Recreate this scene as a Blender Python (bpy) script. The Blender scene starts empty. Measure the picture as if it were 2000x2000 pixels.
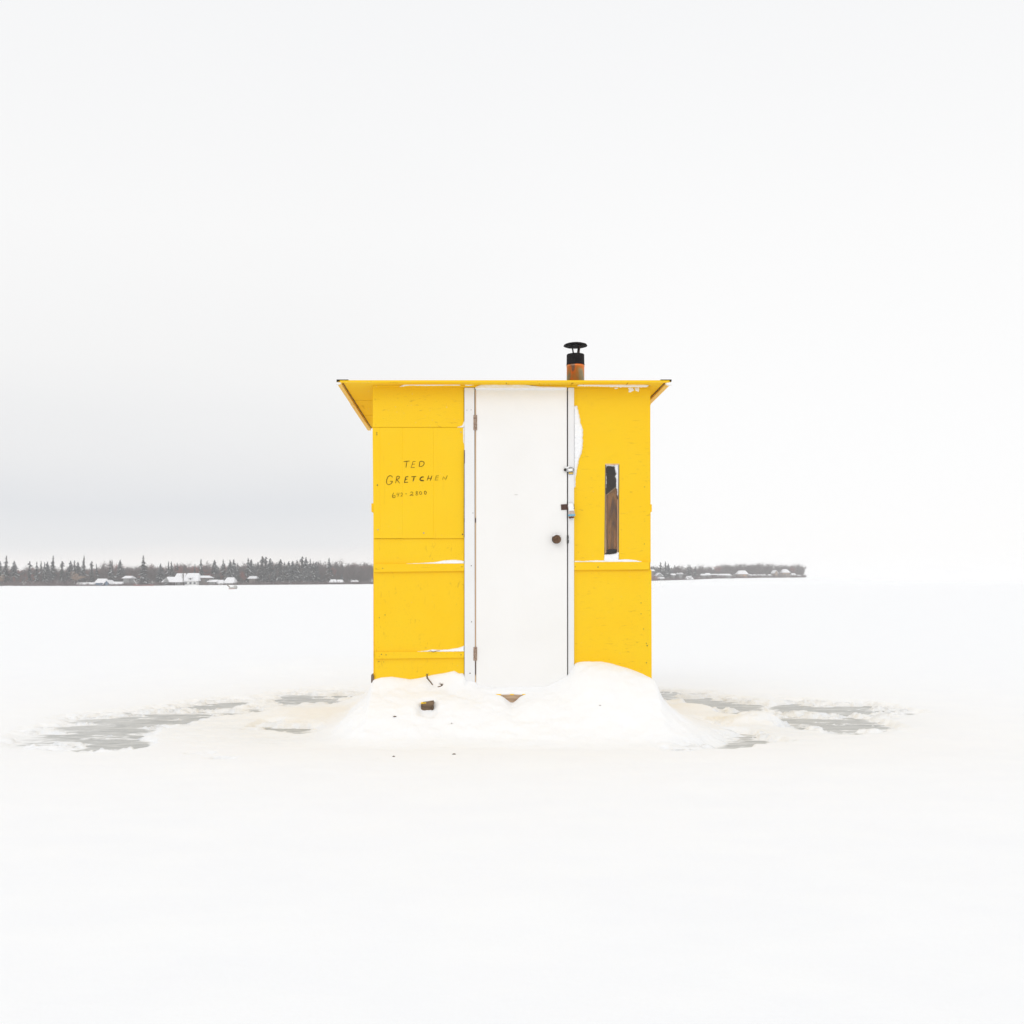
import bpy, bmesh, math, random
import numpy as np
from mathutils import Vector, Matrix, noise as mnoise
random.seed(7); rng = np.random.default_rng(7)
SC = bpy.context.scene; COL = SC.collection
R = math.radians
# ------------------------------------------------------------------ camera
CAMZ, CAMY, F, PX, PY = 1.0, -7.0, 2100.0, 917.0, 1138.0     # eye height, place, focal length and principal point (px of 2000)
cd = bpy.data.cameras.new('camera'); cam = bpy.data.objects.new('camera', cd); COL.objects.link(cam)
cam.location = (0, CAMY, CAMZ); cam.rotation_euler = (R(90), 0, 0)
cd.sensor_width = 36; cd.lens = F/2000*36; cd.shift_x = (1000-PX)/2000; cd.shift_y = (PY-1000)/2000
cd.clip_start = .05; cd.clip_end = 6000
SC.camera = cam
SC.render.engine = 'CYCLES'; SC.cycles.volume_bounces = 4; SC.cycles.max_bounces = 12
SC.view_settings.view_transform = 'Standard'; SC.view_settings.look = 'None'
SC.view_settings.gamma = 1; SC.view_settings.exposure = 0.03
# ------------------------------------------------------------------ sky: overcast layer over a daylight sky
SUN_EL, SUN_AZ = 32, 205
w = bpy.data.worlds.new('World'); SC.world = w; w.use_nodes = True
nt = w.node_tree; N = nt.nodes; L = nt.links; N.clear()
out = N.new('ShaderNodeOutputWorld'); bg = N.new('ShaderNodeBackground'); L.new(bg.outputs[0], out.inputs[0])
tc = N.new('ShaderNodeTexCoord'); sep = N.new('ShaderNodeSeparateXYZ'); L.new(tc.outputs['Generated'], sep.inputs[0])
def wmath(op, a, b=None, c=None, clamp=False):
    m = N.new('ShaderNodeMath'); m.operation = op; m.use_clamp = clamp
    for i, v in enumerate((a, b, c)):
        if v is None: continue
        if isinstance(v, (int, float)): m.inputs[i].default_value = v
        else: L.new(v, m.inputs[i])
    return m.outputs[0]
def wramp(stops, fac):
    r = N.new('ShaderNodeValToRGB'); e = r.color_ramp.elements
    r.color_ramp.interpolation = 'EASE' if False else 'LINEAR'
    while len(e) < len(stops): e.new(.5)
    for el, (p, c) in zip(e, stops): el.position = p; el.color = (*c, 1)
    L.new(fac, r.inputs[0]); return r.outputs[0]
def wmix(f, a, b, mode='MIX'):
    m = N.new('ShaderNodeMix'); m.data_type = 'RGBA'; m.blend_type = mode
    for s, v in ((m.inputs[0], f), (m.inputs[6], a), (m.inputs[7], b)):
        if isinstance(v, (int, float)): s.default_value = v
        elif isinstance(v, tuple): s.default_value = (*v, 1)
        else: L.new(v, s)
    return m.outputs[2]
wn = N.new('ShaderNodeTexNoise'); wn.inputs['Scale'].default_value = 2.2; wn.inputs['Detail'].default_value = 3
wmp = N.new('ShaderNodeMapping'); wmp.inputs['Scale'].default_value = (1, 1, 5); L.new(tc.outputs['Generated'], wmp.inputs[0]); L.new(wmp.outputs[0], wn.inputs[0])
zz = wmath('ADD', sep.outputs[2], wmath('MULTIPLY', wmath('SUBTRACT', wn.outputs[0], .5), .05))
dark = wramp([(0, (.86,.835,.815)), (.014, (.86,.83,.81)), (.033, (.77,.775,.785)), (.07, (.735,.75,.775)), (.11, (.815,.82,.83)),
              (.19, (.90,.90,.90)), (.30, (.945,.945,.945)), (.5, (.925,.93,.94)), (.62, (1,1,1)), (1, (1,1,1))], zz)
lite = wramp([(0, (.985,.98,.975)), (.03, (.98,.975,.97)), (.1, (.975,.975,.975)), (.3, (.965,.965,.965)), (.5, (.925,.93,.94)), (.62, (1,1,1)), (1, (1,1,1))], sep.outputs[2])
side = N.new('ShaderNodeMapRange'); side.interpolation_type = 'SMOOTHSTEP'
side.inputs['From Min'].default_value = -.16; side.inputs['From Max'].default_value = .22
L.new(wmath('ADD', sep.outputs[0], wmath('MULTIPLY', wmath('SUBTRACT', wn.outputs[0], .5), .15)), side.inputs[0])
cloud = wmix(side.outputs[0], dark, lite)
back = N.new('ShaderNodeMapRange'); back.interpolation_type = 'SMOOTHSTEP'     # the brighter half of the sky is behind the camera
back.inputs['From Min'].default_value = .25; back.inputs['From Max'].default_value = -.6
back.inputs['To Min'].default_value = 1; back.inputs['To Max'].default_value = 1.14
L.new(sep.outputs[1], back.inputs[0])
vm = N.new('ShaderNodeVectorMath'); vm.operation = 'SCALE'; L.new(cloud, vm.inputs[0]); L.new(back.outputs[0], vm.inputs['Scale'])
sky = N.new('ShaderNodeTexSky'); sky.sky_type = 'NISHITA'; sky.sun_disc = False
sky.sun_elevation = R(SUN_EL); sky.sun_rotation = R(SUN_AZ)
hs = N.new('ShaderNodeHueSaturation'); hs.inputs['Saturation'].default_value = .15; hs.inputs['Value'].default_value = .1; L.new(sky.outputs[0], hs.inputs['Color'])
L.new(wmix(.04, vm.outputs[0], hs.outputs[0]), bg.inputs[0]); bg.inputs[1].default_value = 1.0
# soft sun through cloud
sl = bpy.data.lights.new('sun', 'SUN'); sun = bpy.data.objects.new('sun', sl); COL.objects.link(sun)
sl.energy = .35; sl.angle = R(25); sl.color = (1, .97, .93)
az = R(SUN_AZ); dv = Vector((math.sin(az)*math.cos(R(SUN_EL)), math.cos(az)*math.cos(R(SUN_EL)), math.sin(R(SUN_EL))))
sun.rotation_euler = dv.to_track_quat('Z', 'Y').to_euler()

# ------------------------------------------------------------------ helpers
def P(px, py, Y=0.0):                 # world point at depth Y for a measured point of the photo
    Z = Y - CAMY
    return ((px-PX)*Z/F, Y, CAMZ - (py-PY)*Z/F)
def G(px, py, z=0.0):                 # ground point
    Z = F*(CAMZ-z)/(py-PY)
    return ((px-PX)*Z/F, Z+CAMY)
def new_obj(name, me, m=None, parent=None):
    o = bpy.data.objects.new(name, me); COL.objects.link(o)
    if m is not None:
        for mm in (m if isinstance(m, (list, tuple)) else [m]): me.materials.append(mm)
    if parent: o.parent = parent; o.matrix_parent_inverse = Matrix.Translation(-Vector(parent.location))
    return o
def tag(o, label=None, cat=None, group=None, kind=None):
    if label: o['label'] = label
    if cat: o['category'] = cat
    if group: o['group'] = group
    if kind: o['kind'] = kind
    return o
def empty(name, loc, label, cat, group=None):
    o = bpy.data.objects.new(name, None); COL.objects.link(o); o.location = loc; o.empty_display_size = .1
    return tag(o, label, cat, group)
def build(name, bm, m, parent=None, smooth=False):
    me = bpy.data.meshes.new(name); bmesh.ops.recalc_face_normals(bm, faces=bm.faces); bm.to_mesh(me); bm.free()
    if smooth:
        for p in me.polygons: p.use_smooth = True
    return new_obj(name, me, m, parent)
def bm_box(bm, x0, y0, z0, x1, y1, z1, bev=0):
    r = bmesh.ops.create_cube(bm, size=1)
    for v in r['verts']:
        v.co = Vector((x0+(v.co.x+.5)*(x1-x0), y0+(v.co.y+.5)*(y1-y0), z0+(v.co.z+.5)*(z1-z0)))
    if bev:
        es = {e for v in r['verts'] for e in v.link_edges}
        bmesh.ops.bevel(bm, geom=list(es), offset=bev, segments=2, affect='EDGES', profile=.6)
def bm_prism(bm, pts, Yf, Yb, bev=0):            # pts in photo px, extruded from depth Yf back to Yb; size taken at depth Yf
    f = [bm.verts.new(P(x, y, Yf)) for x, y in pts]
    b = [bm.verts.new((v.co.x, Yb, v.co.z)) for v in f]
    n = len(f); bm.faces.new(f); bm.faces.new(b[::-1])
    for i in range(n): bm.faces.new((f[i], b[i], b[(i+1) % n], f[(i+1) % n]))
    if bev:
        es = [e for v in f for e in v.link_edges]
        bmesh.ops.bevel(bm, geom=list(set(es)), offset=bev, segments=1, affect='EDGES')
def board(name, pts, Yf, Yb, m, parent, bev=.0015):
    bm = bmesh.new(); bm_prism(bm, pts, Yf, Yb, bev); return build(name, bm, m, parent)
def rect(x0, y0, x1, y1): return [(x0, y0), (x1, y0), (x1, y1), (x0, y1)]
def bm_lathe(bm, prof, seg=24, origin=(0,0,0), axis='Z', wob=0, caps=True):
    rings = []
    for r, z in prof:
        ring = []
        for i in range(seg):
            a = 2*math.pi*i/seg; rr = r*(1+wob*math.sin(a*11+z*40)*.5+wob*math.sin(a*7))
            p = (rr*math.cos(a), rr*math.sin(a), z)
            if axis == 'Y': p = (p[0], p[2], p[1])
            ring.append(bm.verts.new((p[0]+origin[0], p[1]+origin[1], p[2]+origin[2])))
        rings.append(ring)
    for a, b in zip(rings, rings[1:]):
        for i in range(seg): bm.faces.new((a[i], a[(i+1) % seg], b[(i+1) % seg], b[i]))
    if caps: bm.faces.new(rings[0]); bm.faces.new(rings[-1][::-1])
def bm_tube(bm, pts, r, seg=6):
    pts = [Vector(p) for p in pts]; rs = r if isinstance(r, (list, tuple)) else [r]*len(pts)
    rings = []
    for i, p in enumerate(pts):
        d = (pts[min(i+1, len(pts)-1)]-pts[max(i-1, 0)]).normalized()
        u = d.cross(Vector((0,0,1)) if abs(d.z) < .9 else Vector((1,0,0))).normalized(); v = d.cross(u)
        rings.append([bm.verts.new(p+(u*math.cos(2*math.pi*k/seg)+v*math.sin(2*math.pi*k/seg))*rs[i]) for k in range(seg)])
    for a, b in zip(rings, rings[1:]):
        for i in range(seg): bm.faces.new((a[i], a[(i+1) % seg], b[(i+1) % seg], b[i]))
    bm.faces.new(rings[0]); bm.faces.new(rings[-1][::-1])
# ---- materials
class Mat:
    def __init__(s, name, col=(.5,.5,.5), rough=.6, metal=0, spec=.5):
        s.m = bpy.data.materials.new(name); s.m.use_nodes = True; s.nt = s.m.node_tree
        s.b = s.nt.nodes['Principled BSDF']; s.b.inputs['Base Color'].default_value = (*col, 1)
        s.b.inputs['Roughness'].default_value = rough; s.b.inputs['Metallic'].default_value = metal
        s.b.inputs['Specular IOR Level'].default_value = spec
        s.tc = s.nt.nodes.new('ShaderNodeTexCoord')
    def link(s, a, b): s.nt.links.new(a, b)
    def noise(s, scale, stretch=(1,1,1), detail=4, rough=.55, dist=0, off=(0,0,0)):
        mp = s.nt.nodes.new('ShaderNodeMapping'); mp.inputs['Scale'].default_value = stretch; mp.inputs['Location'].default_value = off
        s.link(s.tc.outputs['Object'], mp.inputs[0])
        n = s.nt.nodes.new('ShaderNodeTexNoise'); n.inputs['Scale'].default_value = scale
        n.inputs['Detail'].default_value = detail; n.inputs['Roughness'].default_value = rough; n.inputs['Distortion'].default_value = dist
        s.link(mp.outputs[0], n.inputs[0]); return n.outputs[0]
    def ramp(s, fac, stops):
        r = s.nt.nodes.new('ShaderNodeValToRGB'); e = r.color_ramp.elements
        while len(e) < len(stops): e.new(.5)
        for el, (p, c) in zip(e, stops):
            el.position = p; el.color = (*c, 1) if isinstance(c, tuple) else (c, c, c, 1)
        s.link(fac, r.inputs[0]); return r.outputs[0]
    def mix(s, f, a, b, mode='MIX'):
        m = s.nt.nodes.new('ShaderNodeMix'); m.data_type = 'RGBA'; m.blend_type = mode
        for k, v in ((0, f), (6, a), (7, b)):
            if isinstance(v, (int, float)): m.inputs[k].default_value = v
            elif isinstance(v, tuple): m.inputs[k].default_value = (*v, 1)
            else: s.link(v, m.inputs[k])
        return m.outputs[2]
    def math(s, op, a, b=0.0):
        m = s.nt.nodes.new('ShaderNodeMath'); m.operation = op
        for k, v in ((0, a), (1, b)):
            if isinstance(v, (int, float)): m.inputs[k].default_value = v
            else: s.link(v, m.inputs[k])
        return m.outputs[0]
    def col(s, c): s.link(c, s.b.inputs['Base Color'])
    def rgh(s, c): s.link(c, s.b.inputs['Roughness'])
    def bump(s, h, strength=.3, dist=.01):
        b = s.nt.nodes.new('ShaderNodeBump'); b.inputs['Strength'].default_value = strength; b.inputs['Distance'].default_value = dist
        s.link(h, b.inputs['Height']); s.link(b.outputs[0], s.b.inputs['Normal'])
YEL = (.91, .560, .009)
def yellow(name, stretch=(1,1,1), scratch=.5, col=YEL, bumps=.25, off=(0,0,0), grain=70, spec=.2):
    M = Mat(name, col, .55, spec=spec)
    c = M.mix(M.ramp(M.noise(3, detail=5, off=off), [(.35, 0.), (.7, 1.)]), col, (col[0]*.99, col[1]*1.04, col[2]*1.5))
    # raised grain with worn lines
    g = M.noise(grain, stretch, 5, .6, .8, off)
    lines = M.ramp(g, [(.33, 1.), (.39, 0.)])
    sp = M.ramp(M.noise(9, (1,1,1), 3, .5, off=off), [(.40, 0.), (.56, 1.)])
    f = M.math('MULTIPLY', M.math('MULTIPLY', lines, sp), scratch)
    c = M.mix(f, c, (.50, .25, .015))
    specks = M.ramp(M.noise(160, (1,1,1), 1, .3, off=off), [(.735, 0.), (.77, 1.)])
    c = M.mix(M.math('MULTIPLY', specks, scratch), c, (.16, .10, .03))
    chips = M.ramp(M.noise(60, (1,1,1), 2, .4, off=(3+off[0],1,2)), [(.745, 0.), (.765, 1.)])
    c = M.mix(M.math('MULTIPLY', chips, scratch*.9), c, (.80, .58, .40))
    M.col(c); h = M.math('ADD', g, M.math('MULTIPLY', M.noise(14, detail=3, off=off), .7))
    M.bump(h, bumps, .003); M.rgh(M.ramp(M.noise(12), [(.3, .45), (.7, .65)])); return M.m
m_smooth = yellow('yellow_paint_smooth_panel', (1,1,.04), .12, bumps=.08)
m_ply_h = yellow('yellow_paint_plywood', (.3,1,1.6), .55, bumps=.42, grain=62)
m_ply_v = yellow('yellow_paint_rough_plywood', (1.6,1,.5), .45, bumps=.3, off=(4,2,1), grain=40)
m_board = yellow('yellow_paint_board', (.12,1,2), .55, bumps=.2, off=(1,7,3))
m_soffit = yellow('yellow_stained_boards', (1, .06, 1), 2.2, (.95,.60,.035), .6, grain=26, spec=0)
m_trim = yellow('weathered_yellow_trim', (1,.1,1), .7, (.90,.60,.13), .2, spec=.05)
def simple(name, c1, c2, scale=20, rough=.6, metal=0, stretch=(1,1,1), bump=.2, lo=.35, hi=.65, spec=.4, bd=.003):
    M = Mat(name, c1, rough, metal, spec); n = M.noise(scale, stretch, 5)
    M.col(M.ramp(n, [(lo, c1), (hi, c2)])); M.bump(n, bump, bd); return M.m
def white_paint(name, a, b, marks=.5):
    M = Mat(name, a, .5, spec=.3); n = M.noise(2.5, detail=6)
    c = M.ramp(n, [(.3, a), (.7, b)])
    s = M.ramp(M.noise(55, (1,1,1.5), 4, .6, 1), [(.70, 0.), (.80, 1.)]); s2 = M.ramp(M.noise(4, off=(5,5,5)), [(.5, 0.), (.65, 1.)])
    c = M.mix(M.math('MULTIPLY', M.math('MULTIPLY', s, s2), marks), c, (.42,.40,.37)); M.col(c)
    M.bump(M.math('ADD', M.noise(90, (1,1,.4), 3), M.math('MULTIPLY', n, 1.5)), .12, .004); return M.m
m_door = white_paint('white_door_paint', (.845,.835,.815), (.875,.868,.855), .55)
m_jamb = white_paint('white_jamb_paint', (.78,.78,.785), (.83,.83,.83), .8)
m_raw = simple('raw_wood', (.68,.42,.24), (.85,.60,.38), 40, .8, stretch=(1,1,.1))
m_oldwood = simple('weathered_dark_wood', (.07,.045,.03), (.22,.15,.09), 60, .85, stretch=(.2,1,1), bump=.6)
m_tanwood = simple('frayed_tan_wood', (.22,.13,.08), (.50,.36,.24), 70, .85, stretch=(.15,1,1), bump=.7)
m_greywood = simple('grey_wood', (.12,.09,.07), (.24,.18,.15), 80, .85, stretch=(1,1,.2), bump=.5)
m_black = simple('sooty_black_steel', (.006,.005,.006), (.016,.012,.012), 30, .75, .0, bump=.3, spec=.2)
m_rust = simple('rusty_iron', (.075,.03,.02), (.25,.10,.05), 120, .8, .3, bump=.5)
m_hingemat = simple('flaking_rust_hinge', (.13,.05,.03), (.62,.50,.40), 200, .8, .1, bump=.5)
m_sootrust = simple('soot_stained_rust', (.02,.012,.010), (.08,.04,.028), 90, .8, .1)
m_rustflat = simple('brown_painted_steel', (.075,.038,.030), (.10,.05,.04), 40, .55, .2)
m_brass = simple('tarnished_brass', (.10,.058,.035), (.16,.095,.058), 50, .42, .7)
m_brassd = simple('dark_tarnished_brass', (.03,.02,.013), (.06,.04,.025), 50, .5, .6)
m_steel = simple('dull_galvanised_steel', (.38,.38,.38), (.60,.60,.60), 90, .38, .85)
m_darksteel = simple('dark_steel', (.03,.03,.03), (.09,.085,.08), 90, .5, .6)
m_blue = simple('blue_padlock_bumper', (.12,.38,.55), (.22,.50,.68), 90, .4)
m_tan = simple('pinkish_padlock_body', (.45,.36,.32), (.60,.51,.47), 60, .45, .3)
m_ink = simple('felt_marker_ink', (.11,.055,.012), (.18,.09,.015), 60, .8, spec=.1)
m_inkdark = simple('dark_marker_ink', (.07,.045,.015), (.11,.07,.015), 60, .8, spec=.1)
m_inkmid = simple('thin_marker_ink', (.10,.05,.01), (.20,.11,.012), 60, .8, spec=.1)
m_inkpale = simple('faded_marker_ink', (.30,.17,.012), (.40,.24,.012), 60, .8, spec=.1)
m_nail = simple('nail_head', (.06,.045,.03), (.18,.13,.08), 300, .6, .5)
m_nailpale = simple('pale_nail_head', (.38,.30,.25), (.60,.50,.42), 300, .6, .2)
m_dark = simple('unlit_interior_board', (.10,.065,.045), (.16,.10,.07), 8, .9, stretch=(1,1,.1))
# heat-tinted stovepipe
M = Mat('heat_tinted_stovepipe', (.4,.25,.18), .42, .35, .5)
n1 = M.noise(7, (1.2,1,.7), 2, .5, .4, (.4,0,.55))
M.col(M.ramp(n1, [(.34, (.28,.17,.14)), (.43, (.36,.17,.07)), (.49, (.98,.22,.03)), (.56, (.72,.27,.05)), (.61, (.46,.36,.18)), (.68, (.26,.17,.20)), (.78,(.5,.38,.33))]))
M.bump(M.noise(50), .15, .003); m_pipe = M.m
# curtain behind the window
M = Mat('brown_curtain_cloth', (.3,.15,.07), .8, spec=.1)
n1 = M.noise(16, (1,1,.16), 4, .6, 1.0)
M.col(M.ramp(n1, [(.36, (.46,.29,.20)), (.46, (.66,.38,.19)), (.52, (.78,.44,.20)), (.56, (.98,.58,.25)), (.60, (.76,.43,.20)), (.7, (.55,.36,.25))])); m_curtain = M.m
# thin window glass
m_glass = bpy.data.materials.new('window_glass'); m_glass.use_nodes = True; gn = m_glass.node_tree; gn.nodes.clear()
go = gn.nodes.new('ShaderNodeOutputMaterial'); gm = gn.nodes.new('ShaderNodeMixShader'); gt = gn.nodes.new('ShaderNodeBsdfTransparent'); gg = gn.nodes.new('ShaderNodeBsdfGlossy'); gf = gn.nodes.new('ShaderNodeFresnel')
gf.inputs[0].default_value = 1.45; gg.inputs['Roughness'].default_value = .12; gt.inputs[0].default_value = (.93,.92,.90,1)
gn.links.new(gf.outputs[0], gm.inputs[0]); gn.links.new(gt.outputs[0], gm.inputs[1]); gn.links.new(gg.outputs[0], gm.inputs[2]); gn.links.new(gm.outputs[0], go.inputs[0])
# snow and ice
def snow_mat(name, ground=False):
    M = Mat(name, (.88,.88,.885), .8, spec=.1)
    fine = M.noise(60 if ground else 150, (1,1,1), 4); mid = M.noise(5, (.5,1,1), 4)
    c = M.mix(M.ramp(mid, [(.35, 0.), (.7, 1.)]), (.882,.888,.900), (.900,.904,.908))
    if ground:
        at = M.nt.nodes.new('ShaderNodeAttribute'); at.attribute_name = 'worn'
        wn_ = M.noise(6, (.6,1.6,1), 5, .65, .5); streak = M.noise(9, (.35,2.2,1), 5, .7, 1.2, (3,3,3))
        icy = M.mix(M.ramp(wn_, [(.42, 0.), (.58, 1.)]), (.80,.82,.84), (.86,.865,.865))
        c = M.mix(M.math('MULTIPLY', at.outputs['Fac'], .75), c, icy)
        f = M.math('MULTIPLY', at.outputs['Fac'], M.ramp(streak, [(.60, 0.), (.70, .75)]))
        c = M.mix(f, c, (.58,.60,.60))
    M.col(c)
    h = M.math('ADD', M.math('MULTIPLY', fine, .25), mid); M.bump(h, .35 if ground else .3, .012 if ground else .004); return M.m
m_snow = snow_mat('clinging_snow'); m_snowg = snow_mat('lake_snow', True)
m_roofsnow = Mat('roof_snow', (.78,.78,.80), .8, spec=.1).m
M = Mat('grey_lake_ice', (.5,.5,.49), .42, spec=.4)
a = M.noise(5, (.5,2.2,1), 6, .7, .6); b = M.noise(26, (.45,2.2,1), 5, .7, 1.0, (4,4,4)); c3 = M.noise(70, (.6,2,1), 3, .6, .5, (9,4,4))
c = M.ramp(a, [(.32, (.30,.31,.305)), (.5, (.43,.435,.42)), (.66, (.58,.58,.565))])
c = M.mix(M.ramp(b, [(.54, 0.), (.68, .75)]), c, (.78,.775,.765)); c = M.mix(M.ramp(c3, [(.28, .6), (.36, 0.)]), c, (.25,.26,.25)); M.col(c)
at = M.nt.nodes.new('ShaderNodeAttribute'); at.attribute_name = 'worn'
dn = M.noise(16, (.5,2.4,1), 6, .72, .4, (7,2,1)); dn2 = M.noise(4, (.4,1.6,1), 4, .6, .4, (1,8,1))
dust = M.ramp(M.math('ADD', M.math('MULTIPLY', at.outputs['Fac'], .55), M.math('ADD', M.math('MULTIPLY', dn, .7), M.math('MULTIPLY', dn2, .4))), [(.68, 0.), (.98, 1.)])
c = M.mix(dust, c, (.86,.865,.865)); M.col(c)
M.bump(b, .25, .004); m_ice = M.m

# ------------------------------------------------------------------ the setting: ice, snow
def vnoise(x, y, seed):
    x0 = np.floor(x).astype(np.int64); y0 = np.floor(y).astype(np.int64); fx = x-x0; fy = y-y0
    fx = fx*fx*fx*(fx*(fx*6-15)+10); fy = fy*fy*fy*(fy*(fy*6-15)+10)
    def h(i, j):
        v = (i*374761393 + j*668265263 + seed*1442695041) & 0xffffffff
        v = ((v ^ (v >> 13))*1274126177) & 0xffffffff; v ^= v >> 16
        return (v & 0xffffff)/float(0xffffff)
    return (h(x0,y0)*(1-fx)+h(x0+1,y0)*fx)*(1-fy)+(h(x0,y0+1)*(1-fx)+h(x0+1,y0+1)*fx)*fy
def fbm(x, y, seed, octv=5, gain=.5):
    s = 0; a = 1; t = 0
    for k in range(octv):
        s = s + a*(vnoise(x*2**k+17*k, y*2**k+31*k, seed+k)-.5); t += a; a *= gain
    return s/t*2
def sstep(a, b, x):
    t = np.clip((x-a)/(b-a), 0, 1); return t*t*(3-2*t)
HX0, HX1, HY1 = P(729, 0)[0], P(1271.5, 0)[0], 1.76
SNOWLINE = [(728,1331),(745,1326),(765,1324.5),(790,1328),(802,1330),(820,1327),(845,1321),(870,1317),(887,1313),(897,1317),(906,1316),(909,1331),(929,1332),(934,1339),(965,1343.5),(1065,1343.5),(1075,1339),(1100,1326),(1109,1321),(1120,1303),(1124,1298),(1135,1294),(1150,1292),(1175,1295),(1200,1300),(1225,1307),(1240,1313),(1255,1319),(1271,1327)]
SLX = np.array([P(a, 0)[0] for a, b in SNOWLINE]); SLZ = np.array([P(0, b, 0)[2] for a, b in SNOWLINE])
CAPS = [  # bare ice patches: ends on the ground, radius, depth
 (135,1433,300,1412,.27,1.1),(230,1408,350,1396,.30,1.0),(130,1452,240,1445,.16,.75),(170,1466,245,1461,.13,.9),(150,1448,180,1456,.22,.8),
 (378,1389,425,1381,.22,.85),(435,1394,475,1398,.12,.7),(500,1387,515,1388,.12,.6),(590,1366,635,1364,.30,.7),(530,1422,590,1426,.12,.75),
 (1290,1362,1380,1373,.24,1.1),(1370,1373,1400,1378,.27,1.1),(1400,1380,1450,1385,.19,1.0),(1290,1370,1330,1376,.2,1.1),(1410,1392,1430,1397,.10,.8),(1480,1397,1490,1397,.1,.6),
 (1590,1386,1655,1392,.25,1.1),(1640,1396,1690,1388,.22,1.0),(1570,1413,1640,1420,.27,1.15),(1635,1424,1665,1418,.22,1.05),(1695,1384,1722,1393,.13,.75),(1548,1386,1552,1385,.10,.6),
 (1325,1463,1400,1457,.13,1.1),(1400,1455,1475,1446,.12,1.05),(1270,1463,1300,1464,.06,.6),(1325,1450,1345,1458,.10,.5),
 (1440,1420,1450,1422,.05,.5),(1395,1424,1405,1426,.05,.6),(1365,1415,1385,1418,.05,.5),
 (425,1500,450,1500,.035,.7),(430,1493,450,1492,.03,.7),(380,1483,400,1481,.025,.7),(340,1420,352,1421,.05,.5)]
def ground_fields(x, y):
    wx = x + .16*fbm(x*2.2, y*2.2, 3, 4) ; wy = y + .22*fbm(x*2.2+9, y*2.2, 5, 4)
    m = np.zeros_like(x)
    for (a0,b0,a1,b1,r,s) in CAPS:
        (X0,Y0),(X1,Y1) = G(a0,b0),G(a1,b1); dx,dy = X1-X0,Y1-Y0; l = dx*dx+dy*dy+1e-9
        t = np.clip(((wx-X0)*dx+(wy-Y0)*dy)/l,0,1); d = np.hypot(wx-X0-t*dx,(wy-Y0-t*dy)*.55)
        m = np.maximum(m, s*np.clip(1.3-d/(1.15*r),0,1.15))
    streak = fbm(x*3.2, y*7.5, 11, 6, .62)
    wide = fbm(x*.35, y*.5, 21, 4); lump = fbm(x*2.6, y*3.2, 31, 5, .5) + .5*fbm(x*9,y*14,41,4,.6)
    # the ring that was scraped round the hut
    cx, cy = .27, .9; rr = np.hypot((x-cx)/3.1, (y-cy)/1.75)
    worn = np.clip(1-np.abs(rr-.75)/.42, 0, 1); worn = worn*worn*(3-2*worn)*sstep(-1.35,-.3,y)
    worn = np.maximum(worn*.8, np.clip(m*1.3,0,1))
    h = .030 + .014*wide + worn*(.011*lump+.006*streak) + (1-worn)*.004*lump
    h = h + .03*sstep(-.45,-1.5,y)                                   # untouched snow in front lies higher
    fine = fbm(x*9, y*26, 51, 4, .6)
    h = h - np.clip(m+(1.3*streak+.7*fine)*np.clip(m*2,0,1),0,1.3)*.082
    # broken ridges of snow beside the mound on the right, one heap further out
    def heap(px,py,z,rx,ry):
        X,Y = G(px,py); return z*np.exp(-((wx-X)/rx)**2-((wy-Y)/ry)**2)
    h = h + heap(1325,1386,.11,.07,.10)+heap(1350,1396,.06,.18,.10)+heap(1484,1420,.085,.22,.16)+heap(1440,1424,.05,.12,.12)+heap(1300,1400,.05,.2,.2)
    h = h + heap(600,1405,.05,.3,.3)+heap(620,1310,.12,1.1,1.2)
    # the banked mound
    d = np.maximum(-y, y-HY1); d = np.maximum(d, 0)
    Ff = 1-sstep(.10,.78,d+.05*lump)
    dl = np.maximum(HX0-x, 0); dr = np.maximum(x-HX1, 0)
    Gr = np.interp(dr+.018*lump*(dr > .02), [0,.03,.12,.24,.42,.62,.8], [1,.92,.62,.33,.11,.02,0]); Gl = np.interp(dl+.018*lump, [0,.03,.09,.22,.36,.5], [1,.86,.72,.28,.06,0])
    # round the corners
    far = np.where(dr > 0, dr*1.0, dl*1.5)
    mound = .286*Ff*Gr*Gl*(1+.05*lump*sstep(.08,.25,d))
    S0 = np.interp(x, SLX, SLZ)-.286; S1 = sum(np.interp(x+o_, SLX, SLZ) for o_ in np.linspace(-.09,.09,7))/7-.286
    S = S0+(S1-S0)*sstep(.0,.12,d)
    wdt = .095+.22*sstep(.52,.80,x)
    mound = mound + S*np.exp(-(d/wdt)**2)*np.exp(-((dl+dr)/.035)**2)*np.where(d >= 0, 1, 0)
    # dips where timber shows through
    bx = P(1003,0,-.12)[0]; t = np.clip(-(y+.098)/.014,0,1)
    mound = mound - .046*t*np.exp(-((x-bx+.01)/.045)**2)*np.exp(-((y+.12)/.22)**2) - .020*t*np.exp(-((x-bx+.02)/.12)**4)*np.exp(-((y+.12)/.2)**2)
    mound = mound - .045*np.exp(-((x+.262)/.06)**4)*np.exp(-((y+.32)/.07)**4)
    fm = sstep(.02,.12,mound)*sstep(.0,.10,d+dl+dr)
    mound = mound + fm*(.010*fbm(x*5,y*8,61,5,.6)+.006*fbm(x*16,y*22,71,3,.6))
    inside = (x > HX0+.03) & (x < HX1-.03) & (y > .03) & (y < HY1-.03)
    k = np.clip(mound/.06, 0, 1); h = h*(1-k)+ (.01*k) + mound
    h = np.where(inside, .1, h)
    global LASTM; LASTM = m
    return h, worn*(1-np.clip(mound/.1,0,1))
def axis(lo, hi, step, ends, g):
    a = list(np.arange(lo, hi, step)); s = step
    while a[-1] < ends[1]: s *= g; a.append(a[-1]+s)
    s = step
    while a[0] > ends[0]: s *= g; a.insert(0, a[0]-s)
    return np.array(a)
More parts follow.
